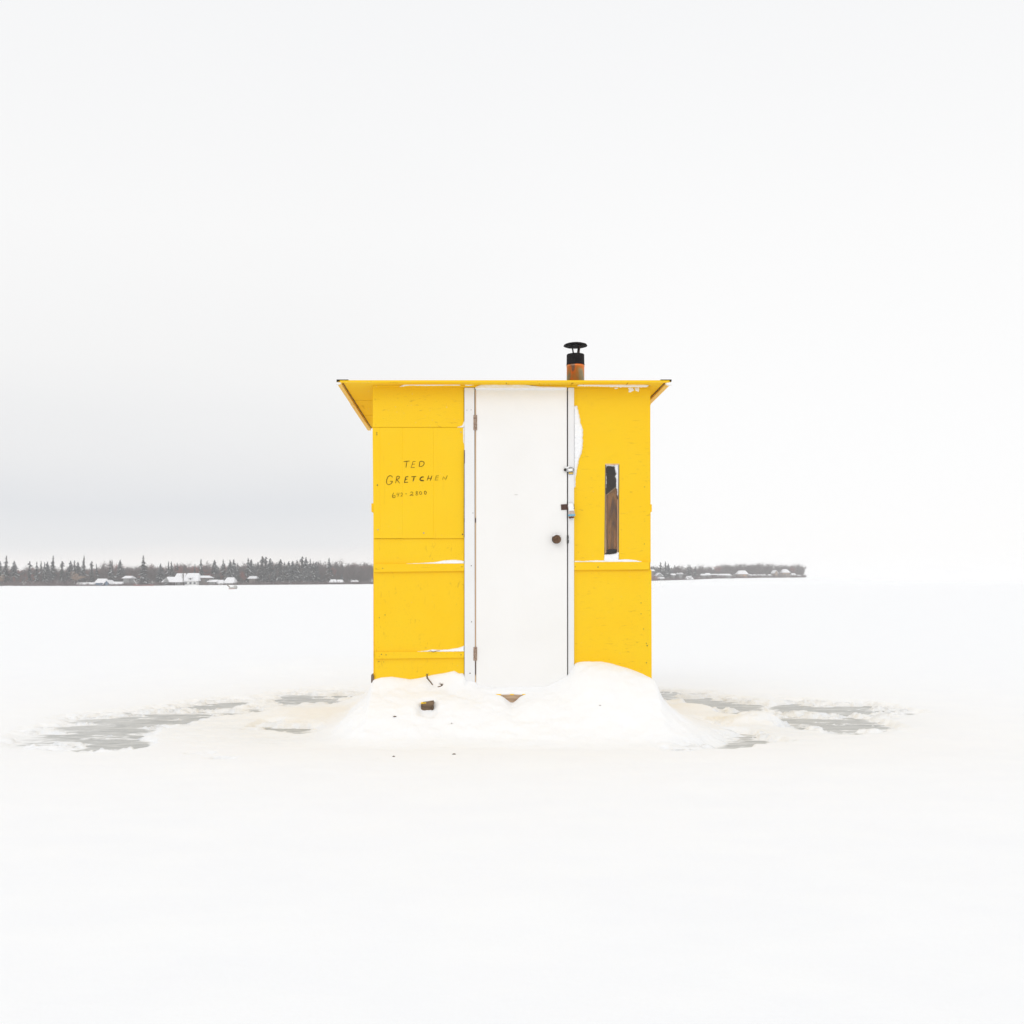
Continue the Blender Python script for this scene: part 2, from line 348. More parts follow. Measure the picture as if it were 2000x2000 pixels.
def sheet(name, xs, ys, zfun, m):
    X, Y = np.meshgrid(xs, ys); Z, W = zfun(X, Y)
    nx, ny = len(xs), len(ys); me = bpy.data.meshes.new(name)
    co = np.stack([X, Y, Z], -1).reshape(-1).astype(np.float32)
    i = np.arange(nx*ny).reshape(ny, nx); q = np.stack([i[:-1,:-1], i[:-1,1:], i[1:,1:], i[1:,:-1]], -1).reshape(-1)
    me.vertices.add(nx*ny); me.vertices.foreach_set('co', co)
    nf = (nx-1)*(ny-1); me.loops.add(nf*4); me.loops.foreach_set('vertex_index', q.astype(np.int32))
    me.polygons.add(nf); me.polygons.foreach_set('loop_start', (np.arange(nf)*4).astype(np.int32)); me.polygons.foreach_set('loop_total', np.full(nf, 4, np.int32))
    me.polygons.foreach_set('use_smooth', np.ones(nf, bool)); me.update(); me.validate()
    if W is not None:
        at = me.attributes.new('worn', 'FLOAT', 'POINT'); at.data.foreach_set('value', W.reshape(-1).astype(np.float32))
    return new_obj(name, me, m)
xs = axis(-3.4, 4.2, .011, (-1500, 1500), 1.045); ys = axis(-1.3, 2.6, .013, (-30, 1500), 1.045)
snow = sheet('snow_field', xs, ys, ground_fields, m_snowg); tag(snow, 'white wind-packed snow covering the frozen lake', kind='structure')
def ice_fields(x, y):
    h, _ = ground_fields(x, y)
    return x*0, np.clip((h+.030)/.030, 0, 1)*.9 + .25*np.clip((.75-LASTM)*2, 0, 1) + .35*sstep(-1.9,-2.9,x)
ice = sheet('lake_ice', axis(-3.4,4.2,.022,(-1400,1400),1.12), axis(-1.3,2.9,.026,(-30,1400),1.12), ice_fields, m_ice)
tag(ice, 'bare grey lake ice in scraped patches round the hut', kind='structure')
# ---- far shore land
SHORE = [(-400,300,1145.2),(0,320,1144.6),(250,325,1144.8),(370,328,1143.2),(480,335,1142.6),(730,350,1141),(917,390,1139),(1270,450,1134.5),(1350,470,1132.3),(1400,485,1130.0),(1480,515,1128.6),(1580,555,1127.8),(1680,600,1133),(1760,620,1138.2),(2600,640,1138.6)]
SP, SZ, SB = (np.array(v, float) for v in zip(*SHORE))
def shore(px, extra=0, up=0):
    Z = float(np.interp(px, SP, SZ)); py = float(np.interp(px, SP, SB)); z = CAMZ-(py-PY)*Z/F
    Z2 = Z+extra
    return Vector(((px-PX)*Z2/F, Z2+CAMY, z+up)), Z2
bm = bmesh.new(); rows = []
for px in np.arange(-400, 2600, 12):
    p, Z = shore(px); jz = .45*mnoise.noise(Vector((px*.03, 0, 0))); 
    row = []
    for e, k in ((-22, None), (-14, .35), (-6, .85), (-1.5, 1.0), (60, 1.0), (400, 1.15)):
        z = -.3 if k is None else max(p.z*k + (jz*.5 if k < 1 else .02), -.3 if p.z < .12 else 0)
        q = (px-PX)*(Z+e)/F; row.append(bm.verts.new((q, Z+e+CAMY, z)))
    rows.append(row)
for a, b in zip(rows, rows[1:]):
    for i in range(5): bm.faces.new((a[i], b[i], b[i+1], a[i+1]))
land = build('shore_land', bm, m_snowg, smooth=True); tag(land, 'low snow-covered far shore of the lake', kind='structure')
for p in land.data.polygons:
    if p.normal.z < 0: p.flip()

# ------------------------------------------------------------------ the hut
hut = empty('fishing_hut', (P(1000,0)[0], 0, .28), 'bright yellow plywood ice-fishing hut with a white door and stovepipe, banked in snow', 'hut')
LE = lambda y: 728 if y < 835 else 727.6+(y-835)/490*4.6
RE = lambda y: 1270+(y-760)/560*1.8
TOPY, BOT = 754.2, 1375
WB = .018
# left front wall boards, top to bottom
board('wall_panel', [(LE(760),TOPY),(906,TOPY),(906,834.6),(LE(834),834.6)], -.006, WB, m_ply_h, hut)
sp = bmesh.new()                                                  # tongue-and-groove panel that carries the writing
cuts = [727.5, 742.5, 786.8, 847, 907]
for i in range(4):
    x0, x1 = cuts[i]+(.14 if i else 0), cuts[i+1]-.14
    bm_prism(sp, [(x0, 835), (x1, 835), (x1+(.6 if i == 0 else 0)*0, 1051.6), (x0 + (2.0 if i == 0 else 0), 1051.9)], -.008, WB-.002, .0012)
bm_prism(sp, [(729,836),(906,836),(906,1051),(730.5,1051)], -.0070, WB-.004)
signp = build('name_panel', sp, m_smooth, hut); signp['label'] = 'smooth yellow grooved panel with handwriting'
board('wall_panel', [(LE(1052),1052.4),(906.5,1052),(906.5,1101.5),(LE(1101),1102.5)], 0, WB, m_ply_v, hut)
board('batten', [(LE(1101)-.3,1101.5),(906.8,1100.5),(906.5,1115.2),(LE(1116)-.3,1117.6)], -.019, 0, m_board, hut)
board('wall_panel', [(LE(1117),1117),(906.5,1115),(906.5,1273.5),(LE(1273),1274.5)], -.001, WB, m_ply_v, hut)
board('batten', [(LE(1272)+.5,1273.5),(906.8,1272.3),(906.3,1284.8),(LE(1286)+.5,1287)], -.017, 0, m_board, hut)
board('wall_panel', [(LE(1287)+.4,1286.5),(906.5,1284),(906.5,BOT),(LE(1375)+1,BOT)], -.002, WB, m_ply_v, hut)
# right front wall, one plywood sheet around the window slot
WX0, WX1, WY0, WY1 = 1181.3, 1209.5, 905.5, 1095.5
bm = bmesh.new()
for q in (([(1121,TOPY),(RE(760),TOPY),(RE(905),WY0),(1121,WY0)]), ([(1121,WY0),(WX0+.6,WY0),(WX0-1.2,WY1),(1121,WY1)]), ([(WX1+.3,WY0),(RE(905),WY0),(RE(1095),WY1),(WX1-.6,WY1)]), ([(1121,WY1),(RE(1095),WY1),(RE(1098),1098.5),(1121,1098.5)])):
    bm_prism(bm, q, 0, WB)
bmesh.ops.remove_doubles(bm, verts=bm.verts, dist=1e-5)
build('wall_panel', bm, m_ply_h, hut)
board('batten', [(1121.5,1097.8),(1268.3,1097.2),(1268.3,1112.6),(1121.5,1113.6)], -.019, 0, m_board, hut)
board('wall_panel', [(1121,1113),(RE(1113)+1.2,1113),(RE(1370)+1.2,BOT),(1121,BOT)], -.001, WB, m_ply_h, hut)
board('header', rect(906,TOPY,1121.2,TOPY+8), .006, WB+.02, m_board, hut)
# side, back walls, floor
def slab(name, x0,y0,z0,x1,y1,z1, m, parent=hut, bev=0):
    bm = bmesh.new(); bm_box(bm,x0,y0,z0,x1,y1,z1,bev); return build(name, bm, m, parent)
ZT = P(0,TOPY)[2]; ZB = .12
slab('side_wall', HX0-.001, WB+.001, ZB, HX0+.017, HY1, ZT-.001, m_ply_v); slab('side_wall', HX1-.018, WB+.001, ZB, HX1-.001, HY1, ZT-.001, m_ply_v)
slab('back_wall', HX0+.018, HY1-.018, ZB, HX1-.019, HY1-.001, ZT-.001, m_ply_v); slab('floor', HX0+.018, WB+.03, .2, HX1-.019, HY1-.02, .24, m_greywood)
# battens on the side walls, seen end-on
def px_slab(name, x0, y0, x1, y1, Yf, Yb, m, parent=hut, bev=.001):
    return board(name, rect(x0,y0,x1,y1), Yf, Yb, m, parent, bev)
px_slab('side_batten', 725.2, 983, 729, 999.5, .003, 1.6, m_board); px_slab('side_batten', 1270.2, 985, 1273.2, 999.5, .003, 1.6, m_board)
# roof
RZ0, RZ1 = 1+(1138-746.3)*6.87/F, 1+(1138-742.6)*6.87/F
RX0, RX1, RYF, RYB = (657.5-PX)*6.87/F, (1311.5-PX)*6.87/F, -.13, 1.93
roof = bmesh.new()
for y0, y1 in ((RYF, .55), (.5515, 1.24), (1.2415, RYB)): bm_box(roof, RX0+.004, y0+.012, RZ0, RX1-.004, y1, RZ1-.003)
roof = build('roof', roof, m_soffit, hut)
slab('fascia', RX0+.02, RYF, RZ0-.002, RX1-.012, RYF+.011, RZ1, m_board, roof)
slab('drip_edge', RX0, RYF-.004, RZ0-.006, RX0+.0035, .2, RZ1+.004, m_black, roof)
slab('drip_edge', RX0, RYF-.004, RZ1+.0005, RX0+.075, RYF+.10, RZ1+.004, m_black, roof)
slab('drip_edge', RX1-.0035, RYF-.004, RZ0+.004, RX1, .2, RZ1+.004, m_black, roof)
slab('drip_edge', RX1-.07, RYF-.004, RZ1+.0005, RX1, RYF+.10, RZ1+.004, m_black, roof)
slab('roof_sheet', RX0+.004, RYF+.012, RZ1-.0025, RX1-.004, RYB, RZ1, m_darksteel, roof)
for x0, x1 in ((RX0+.004, RX0+.030), (RX1-.034, RX1-.004)):                 # trim boards nailed under the eave edges
    for y0, y1, dz in ((RYF+.0, .62, 0), (.625, RYB, .004)):
        slab('eave_trim', x0, y0, RZ0-.014-dz, x1, y1, RZ0-.001, m_trim, roof, .001)
slab('eave_strip', RX0+.0345, RYF+.03, RZ0-.004, RX0+.040, RYB-.02, RZ0-.001, m_oldwood, roof); slab('eave_strip', RX1-.0435, RYF+.03, RZ0-.004, RX1-.038, RYB-.02, RZ0-.001, m_oldwood, roof)
slab('ledger', HX0+.0, -.028, ZT-.012, HX1-.02, -.0035, RZ0-.001, m_board, hut)
# rafters between wall top and deck
slab('top_plate', HX0+.001, .0005, ZT, HX1-.001, .018, RZ0-.001, m_ply_h); slab('top_plate', HX0, .02, ZT, HX0+.017, HY1, RZ0-.001, m_ply_h); slab('top_plate', HX1-.018, .02, ZT, HX1-.001, HY1, RZ0-.001, m_ply_h)
# door and jambs
jl = board('door_jamb', [(906.9,757),(926.6,757),(927.8,1385),(907.3,1385)], -.024, WB, m_jamb, hut, .002)
jr = board('door_jamb', [(1109.7,757),(1121.3,757),(1121.3,1385),(1110.0,1385)], -.022, WB, m_jamb, hut, .002)
slab('gap_light_block', P(927.4,0)[0], .022, .2, P(1110.5,0)[0], .034, ZT, m_dark, hut)  # dark board added behind the door, stops light leaking through its gaps
slab('door_edging', P(928.0,0)[0], -.0192, .3, P(929.3,0)[0], .021, ZT-.03, m_raw, hut)
door = board('door', [(929.6,756),(1107.2,755),(1108.0,1380),(929.8,1380)], -.020, .020, m_door, hut, .003)
def mesh_part(name, fn, m, parent, smooth=False):
    bm = bmesh.new(); fn(bm); return build(name, bm, m, parent, smooth)
# hinges
for yy in ((810,841),(1263,1291)):
    def f(bm, yy=yy):
        n = 5; s = (yy[1]-yy[0])/n
        for i in range(n):
            c0 = P(928.6, yy[0]+s*(i+1)-.6, -.026); c1 = P(928.6, yy[0]+s*i+.3, -.026)
            bm_lathe(bm, [(.005,c0[2]),(.0062,c0[2]+.001),(.0062,c1[2]-.001),(.005,c1[2])], 8, (c0[0],-.026,0))
        bm_prism(bm, rect(924.6,yy[0]+1,928,yy[1]-1), -.0262, -.024); bm_prism(bm, rect(929.8,yy[0]+1,932.0,yy[1]-1), -.0222, -.020)
    mesh_part('hinge', f, m_hingemat, door)
# knob
kx, _, kz = P(1087.5, 1053.5, -.06)
def f(bm): bm_lathe(bm, [(.029,-.0205),(.029,-.026),(.024,-.029),(.012,-.031),(.011,-.045)], 28, (kx,0,kz+.003), 'Y')
mesh_part('knob_rose', f, m_brassd, door, False)
def f(bm): bm_lathe(bm, [(.011,-.044),(.020,-.048),(.0265,-.056),(.0275,-.066),(.0255,-.072),(.0225,-.0735),(.021,-.0722),(.014,-.0722),(.012,-.0742),(.0045,-.0742),(.004,-.0735)], 32, (kx,0,kz), 'Y')
mesh_part('door_knob', f, m_brass, door, True)
# upper hasp: a small steel latch across the gap
hs_ = bpy.data.objects.new('upper_latch', None); hs_.empty_display_size=.02; COL.objects.link(hs_); hs_.location = P(1110,922,-.03); hs_.parent = hut; hs_.matrix_parent_inverse = Matrix.Translation(-Vector(hut.location))
def f(bm):
    bm_prism(bm, [(1104,914.5),(1109,914),(1118.5,913),(1119.5,915),(1119.5,920.5),(1109,921.5),(1104.5,920.5),(1102.6,917.5)], -.034, -.0245, .0012)
hasp = mesh_part('hasp_strap', f, m_steel, hs_)
def f(bm):
    c = P(1104,917.5,-.036); bm_lathe(bm, [(.0085,-.026),(.0095,-.034),(.007,-.040),(.003,-.041)], 14, (c[0],0,c[2]), 'Y')
mesh_part('latch_knob', f, m_darksteel, hs_, True)
def f(bm):
    bm_prism(bm, rect(1110.3,921.8,1119.8,926.2), -.029, -.0225, .001); bm_prism(bm, rect(1118.9,914.2,1120.4,919.8), -.030,-.0225)
    bm_prism(bm, rect(1110.8,913.2,1117.5,914.6), -.0375,-.03)
mesh_part('latch_plate', f, m_darksteel, hs_)
def f(bm): bm_prism(bm, rect(1111.0,923,1119.2,925.2), -.0305, -.029)
mesh_part('latch_edge', f, m_trim, hs_)
# rusty hasp with padlock
def f(bm):
    bm_prism(bm, [(1095.4,985.2),(1109.8,984.3),(1109.9,994.6),(1108,995.5),(1096.2,996.2)], -.0245, -.020, .0008)
    for a in (987.3, 991.2):
        c = P(1098.3, a, -.026); bm_lathe(bm, [(.003,-.0245),(.0025,-.0262)], 8, (c[0],0,c[2]), 'Y')
    for i in range(4):
        c = P(1109.6, 986+i*2.6, -.026); bm_lathe(bm, [(.0036,c[2]-.0036),(.0036,c[2]+.0036)], 8, (c[0],-.0265,0))
mesh_part('hasp_plate', f, m_rustflat, door)
def f(bm):
    bm_prism(bm, [(1110.4,984.5),(1121.4,984.2),(1122.4,994),(1110.6,995)], -.0255, -.0222, .0008)
mesh_part('staple_plate', f, m_rustflat, jr)
pl = empty('padlock', P(1117,1003,-.04), 'small tan padlock with a blue band hanging right of the white door', 'padlock')
def f(bm): bm_prism(bm, [(1110.8,998),(1122.4,997.6),(1123,1008.6),(1110.6,1009)], -.048, -.027, .003)
mesh_part('lock_body', f, m_tan, pl)
def f(bm): bm_prism(bm, [(1110.2,1004.8),(1116,1004.2),(1123.6,1004.0),(1123.6,1007.2),(1116,1007.8),(1110.0,1007.9)], -.0505, -.0262, .001)
mesh_part('blue_band', f, m_blue, pl)
def f(bm):
    a = [P(1113.2,999,-.037), P(1113.2,993,-.037), P(1114.2,990.5,-.037), P(1116.5,989.4,-.037), P(1118.8,990.5,-.037), P(1119.8,993,-.037), P(1119.8,999,-.037)]
    bm_tube(bm, a, .0022, 8)
mesh_part('shackle', f, m_darksteel, pl, True)
def f(bm): bm_prism(bm, [(1111.2,1009.2),(1121.6,1009),(1121,1011.8),(1116,1011.2),(1114.8,1012.6),(1111.6,1012.2)], -.045, -.028, .001)
mesh_part('keyway_cover', f, m_rust, pl)
mesh_part('scratch', lambda bm: bm_prism(bm, [(1003.6,965.9),(1006,965.4),(1011.6,965.8),(1011.4,966.8),(1008,966.9),(1007.4,967.9),(1006.6,966.9)], -.0206, -.0195), simple('faint_scratch', (.50,.48,.45), (.62,.60,.57), 60), door)
mesh_part('scratch', lambda bm: bm_prism(bm, rect(964.2,915.2,965.4,917.6), -.0206, -.0195), m_jamb, door)
# strike plate in the gap by the knob
def f(bm):
    bm_prism(bm, [(1107.6,1044.5),(1110.6,1046),(1110.9,1051),(1109.8,1053),(1111.2,1056),(1110.6,1061),(1107.8,1062.5)], -.0262, -.0225, .0005)
mesh_part('strike_plate', f, m_darksteel, jr)
# bare-wood chip on the left jamb's edge, dark strips painting its shaded gap
def f(bm):
    for a, b, w_ in ((879,905,1.3),(905,1050,.55),(1012,1020,.8)): bm_prism(bm, rect(905.9,a,906.6+w_,b), -.0255 if w_ > 1 else -.0246, -.0225)
mesh_part('chip_and_gap_line', f, m_oldwood, jl)
mesh_part('dark_slot', lambda bm: bm_prism(bm, rect(927.6,1012,929.6,1020.5), -.0215,-.004), m_dark, jl)
mesh_part('dark_slot', lambda bm: bm_prism(bm, rect(928.0,1291.5,929.5,1318), -.0215,-.004), m_dark, jl)
# window
win = board('window', [(WX0-.4,WY0),(WX1+.2,WY0),(WX1-.6,WY0+2.2),(WX0+.4,WY0+2.2)], .002, .034, m_raw, hut, .0005)   # head of the frame
def f(bm):
    bm_prism(bm, [(WX0+.6,WY0+2),(WX0+2.4,WY0+2),(WX0+1.0,WY1),(WX0-1.2,WY1)], .003, .034); bm_prism(bm, [(WX1-1.6,WY0+2),(WX1+.3,WY0+2),(WX1-.6,WY1),(WX1-2.6,WY1)], .003, .034)
    bm_prism(bm, rect(WX0-1,WY1-2,WX1,WY1), .003, .034)
mesh_part('frame', f, m_greywood, win)
mesh_part('frame_edge', lambda bm: (bm_prism(bm, rect(WX1-3.6,975,WX1-2.4,1080), .012,.03), bm_prism(bm, rect(WX0+1.0,965,WX0+2.6,1080), .012,.03)), m_raw, win)
mesh_part('pane', lambda bm: bm_prism(bm, rect(WX0-2,WY0-1,WX1+2,WY1+1), .024, .0265), m_glass, win)
bm = bmesh.new(); cols = []
for i in range(25):
    u = i/24; X = WX0-6+u*(WX1-WX0+12); yo = .036+.004*math.sin(u*21)+.002*math.sin(u*43+1)
    t = 968 - (X-1184)*.80; cols.append([bm.verts.new(P(X, t+(1073-t)*k/10 + (1.2*math.sin(u*9) if k == 10 else 0), yo)) for k in range(11)])
for a, b in zip(cols, cols[1:]):
    for k in range(10): bm.faces.new((a[k], b[k], b[k+1], a[k+1]))
bmesh.ops.solidify(bm, geom=bm.faces[:], thickness=.003)
build('curtain', bm, m_curtain, win, True)
mesh_part('curtain_rail', lambda bm: bm_tube(bm, [P(1172,977,.030), P(1221,937.5,.030)], .0035, 6), m_raw, win)
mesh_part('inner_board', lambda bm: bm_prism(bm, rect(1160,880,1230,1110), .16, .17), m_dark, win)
# timber skid beam under the hut front
bm = bmesh.new(); z0 = .21
bm_box(bm, HX0-.01, -.118, z0, HX1+.005, -.015, .2825, .004)
for v in bm.verts: v.co.z += .004*mnoise.noise(v.co*9)
skid = build('skid_beam', bm, m_tanwood, hut); 
def f(bm): bm_box(bm, -.25+.5, -.1195, .2775, -.25+.62, -.112, .2835)
# worn yellow paint along the beam's upper edge
for a, b in ((966,979),(996,1004),(1020,1030)):
    mesh_part('paint_flake', lambda bm: bm_prism(bm, [(a,1355.6),(b,1355.8),(b-.8,1357.6+random.random()*2),(a+.5,1357.2)], -.1205, -.112), m_board, skid)
# battered runner end at the left corner
def f(bm): bm_prism(bm, [(724.8,1318),(729.8,1317.5),(730,1333),(728.5,1334),(724.6,1333.4)], .01, .3, .001)
mesh_part('corner_block', f, m_greywood, hut)
def f(bm): bm_prism(bm, [(724.5,1354),(728,1356),(731,1357),(730,1363),(728.6,1365.5),(726,1364.5)], -.10, .0, .002)
mesh_part('corner_stub', f, m_raw, hut)
# nails
def nail(x, y, Y=-.001, r=1.1, pale=False):
    c = P(x, y, Y); bm = bmesh.new()
    bm_lathe(bm, [(r/300, c[1]+.001),(r/300, c[1]-.0012),(r/500, c[1]-.002)], 8, (c[0],0,c[2]), 'Y')
    build('nail', bm, m_nailpale if pale else m_nail, hut)
for x, y, Yd, r, pale in [(736,845.5,-.008,1.1,0),(736,849,-.008,1.1,0),(737.2,947.5,-.008,1.4,0),(738.2,1034.5,-.008,1.3,1),(827.5,1041,-.008,1.5,1),(903.5,1043.5,-.008,1.4,0),
    (900.3,844,-.008,1.3,1),(746.5,763,-.003,.8,0),(859,764,-.003,.8,0),(889,763,-.003,.8,0),(850,769,-.003,.7,0),(734.5,1111,-.019,.8,0),(747.5,1110,-.019,.9,0),(902.3,1107,-.019,.9,0),
    (741,1206.5,-.001,.9,0),(752,1201,-.001,.9,0),(879,1139,-.001,.6,0),(745,1278,-.017,1,0),(754,1279,-.017,1,0),(900.5,1279,-.017,1.0,0),(740,1292,-.002,1,0),(749.5,1293,-.002,.7,0),
    (920.5,1105,-.024,1,0),(921,1214.5,-.024,1,0),(918,1315,-.024,1.2,0),(923.8,1002,-.024,.8,0),(912,801,-.024,.7,0),(920,800.5,-.024,.7,0),(1168,1107.5,-.019,1.1,0),(1123.5,1107,-.019,.8,0),
    (1252,1177.5,-.001,.9,0),(1252,1199,-.001,.9,0),(1257,1228.5,-.001,.9,0),(1262.5,1256.5,-.001,.9,0),(1264,1261,-.001,1.3,0),(1262.5,1294.5,-.001,1,0),(1259,951,0,.8,0),(1258.5,1062.5,0,.8,0),(1259.5,1018,0,.6,0)]:
    nail(x, y, Yd, r, pale)
# handwriting
Q = lambda x, y: (700+x/6.44, 860+y/6.44)
def arc(cx, cy, rx, ry, a0=0, a1=360, n=14): return [(cx+rx*math.cos(R(a0+(a1-a0)*i/n)), cy+ry*math.sin(R(a0+(a1-a0)*i/n))) for i in range(n+1)]
CH = [  # width px, ink, strokes
 (1.6,0,[[(570,271),(600,266),(645,262)],[(611,268),(604,310),(599,346)]]),(1.4,0,[[(720,267),(688,268),(676,310),(663,345),(708,343)],[(679,304),(712,301)]]),(1.5,0,[[(770,270),(770,300),(765,331)],[(768,275),(790,265),(810,266),(825,278),(828,296),(816,318),(795,330),(765,333)]]),
 (1.5,0,[[(430,468),(418,450),(395,446),(372,462),(358,495),(355,530),(363,552),(385,561),(410,548),(425,530),(432,517),(398,516)]]),(1.4,0,[[(482,458),(478,500),(468,541)],[(480,462),(500,451),(520,458),(516,475),(500,488),(482,494),(500,515),(520,541)]]),
 (2.1,1,[[(628,457),(598,461),(590,495),(580,531),(625,528)],[(590,495),(618,490)]]),(1.9,1,[[(668,460),(728,457)],[(702,459),(696,490),(687,518)]]),(2.4,1,[[(822,462),(800,463),(780,478),(775,495),(790,507),(824,508)]]),
 (1.6,0,[[(886,445),(875,478),(864,508)],[(926,447),(916,480),(904,508)],[(875,483),(916,476)]]),(1.5,2,[[(1012,447),(980,450),(972,475),(964,501),(1004,500)],[(972,475),(1008,472)]]),(1.5,2,[[(1060,497),(1070,458),(1084,476),(1098,496),(1109,468),(1120,442)]]),
 (1.0,3,[[(445,660),(433,684),(428,706),(434,721),(450,724),(465,713),(464,698),(450,694),(434,706)]]),(1.0,3,[[(492,662),(484,684),(510,686)],[(514,660),(507,684),(496,712)]]),(1.0,3,[[(533,674),(545,660),(556,672),(548,692),(531,706),(557,701)]]),(1.0,3,[[(592,675),(612,674)]]),
 (1.0,3,[[(655,657),(672,649),(688,658),(680,676),(664,691),(646,696),(660,686),(680,692),(697,692)]]),(1.0,3,[[(745,645),(730,643),(724,652),(734,664),(748,674),(746,688),(732,693),(722,684),(730,670),(744,658),(745,645)]]),(1.0,3,[arc(783,664,14,19,-60,290)]),(1.2,3,[arc(843,660,13,20,-80,280)])]
for ci, (wd, ink, strokes) in enumerate(CH):
    bm = bmesh.new(); hw = wd/600
    for si, s_ in enumerate(strokes):
        pts = [Vector((P(*Q(x, y))[0], 0, P(*Q(x, y))[2])) for x, y in s_]
        vs = []; yo = -.0092-.0002*si
        for i, p in enumerate(pts):
            d = (pts[min(i+1, len(pts)-1)]-pts[max(i-1, 0)]).normalized(); n_ = Vector((-d.z, 0, d.x))*hw*(.75+.5*random.random())
            if i in (0, len(pts)-1): n_ *= .7
            vs.append([bm.verts.new((p+n_*k+Vector((0, yy, 0)))) for k, yy in ((1,yo),(-1,yo),(-1,-.0075),(1,-.0075))])
        for a, b in zip(vs, vs[1:]):
            for k in range(4): bm.faces.new((a[k], a[(k+1)%4], b[(k+1)%4], b[k]))
        bm.faces.new(vs[0]); bm.faces.new(vs[-1][::-1])
    build('dash' if ci == 14 else 'digit' if ci > 10 else 'letter', bm, [m_ink, m_inkdark, m_inkpale, m_inkmid][ink], signp)
# stovepipe
cx, cy = P(1124,0,1.0)[0], 1.0; K = 8/F; zt = lambda py: 1+(PY-py)*K
pipe = bpy.data.objects.new('stovepipe', None); pipe.empty_display_size=.1; COL.objects.link(pipe); pipe.location = (cx,cy,RZ1); pipe.parent = hut; pipe.matrix_parent_inverse = Matrix.Translation(-Vector(hut.location))
def f(bm):
    bm_lathe(bm, [(.0655,RZ1-.03),(.0655,zt(717.5)),(.0675,zt(716.8)),(.0675,zt(716.0)),(.0655,zt(715)),(.0655,zt(709))], 36, (cx,cy,0))
    bm_tube(bm, [(cx-.032,cy-.0590,RZ1),(cx-.034,cy-.0578,zt(728)),(cx-.032,cy-.0585,zt(720)),(cx-.022,cy-.0630,zt(713))], .0012, 5)
mesh_part('pipe', f, m_pipe, pipe, True)
def f(bm): bm_lathe(bm, [(.0675,zt(713.4)),(.0690,zt(712.8)),(.0665,zt(711.8)),(.0655,zt(694)),(.0640,zt(692.5)),(.058,zt(692)),(.056,zt(693)),(.055,zt(702))], 36, (cx,cy,0), wob=.004)
mesh_part('collar', f, m_black, pipe, True)
for dx0, dx1, dy in ((-.020,-.027,-.03),(.0225,.0275,-.045),(.019,.024,.045)):
    mesh_part('strut', lambda bm: bm_tube(bm, [(cx+dx0*.9,cy+dy,zt(699) if dx0>0 else zt(691)),(cx+dx0,cy+dy,zt(690)),(cx+dx1*1.05,cy+dy*.9,zt(676.5)),(cx+dx1*1.1,cy+dy*.8,zt(670.5))], .0056, 6), m_black if dy != -.045 else m_sootrust, pipe)
def f(bm): bm_lathe(bm, [(.084,zt(676.4)),(.0885,zt(675.6)),(.084,zt(673.4)),(.060,zt(671.2)),(.02,zt(670.5)),(.0,zt(670.4))][:5], 44, (cx,cy,0), wob=.02)
mesh_part('rain_cap', f, m_black, pipe, False)

# ------------------------------------------------------------------ snow clinging to the hut
def snow_bm(bm, poly, Y, tmax=.012, k=.35, cell=.6, seed=1, rag=1.2):
    xs_ = [p[0] for p in poly]; ys_ = [p[1] for p in poly]; n = len(poly)
    def sd(x, y):
        ins = False; dm = 1e9
        for i in range(n):
            x0,y0 = poly[i]; x1,y1 = poly[(i+1)%n]
            if (y0 > y) != (y1 > y) and x < (x1-x0)*(y-y0)/(y1-y0)+x0: ins = not ins
            dx,dy = x1-x0,y1-y0; t = max(0,min(1,((x-x0)*dx+(y-y0)*dy)/(dx*dx+dy*dy+1e-9))); dm = min(dm, math.hypot(x-x0-t*dx,y-y0-t*dy))
        return dm if ins else -dm
    V = {}; nx = int((max(xs_)-min(xs_)+4)/cell)+1; ny = int((max(ys_)-min(ys_)+4)/cell)+1
    for j in range(ny):
        for i in range(nx):
            x = min(xs_)-2+i*cell; y = min(ys_)-2+j*cell
            d = sd(x, y) + rag*mnoise.noise(Vector((x*.28, y*.28, seed))) + rag*.8*mnoise.noise(Vector((x*.9, y*.9, seed+9)))
            t = min(tmax, k*math.sqrt(max(d,0))*.012) if d > 0 else -.002
            t *= 1+.25*mnoise.noise(Vector((x*.2, y*.2, seed+5)))
            V[i,j] = (d, P(x, y, Y), t)
    vc = {}
    def gv(i, j):
        if (i,j) not in vc:
            d,p,t = V[i,j]; vc[i,j] = bm.verts.new((p[0], Y-t, p[2]))
        return vc[i,j]
    for j in range(ny-1):
        for i in range(nx-1):
            q = [(i,j),(i+1,j),(i+1,j+1),(i,j+1)]
            if any(V[a][0] > 0 for a in q): bm.faces.new([gv(*a) for a in q])
def snow_part(polys):
    bm = bmesh.new()
    for i, (poly, Y, tmax, k, *rest) in enumerate(polys): snow_bm(bm, poly, Y, tmax, k, seed=i*3.1+1, rag=(rest[0] if rest else .8))
    return bm
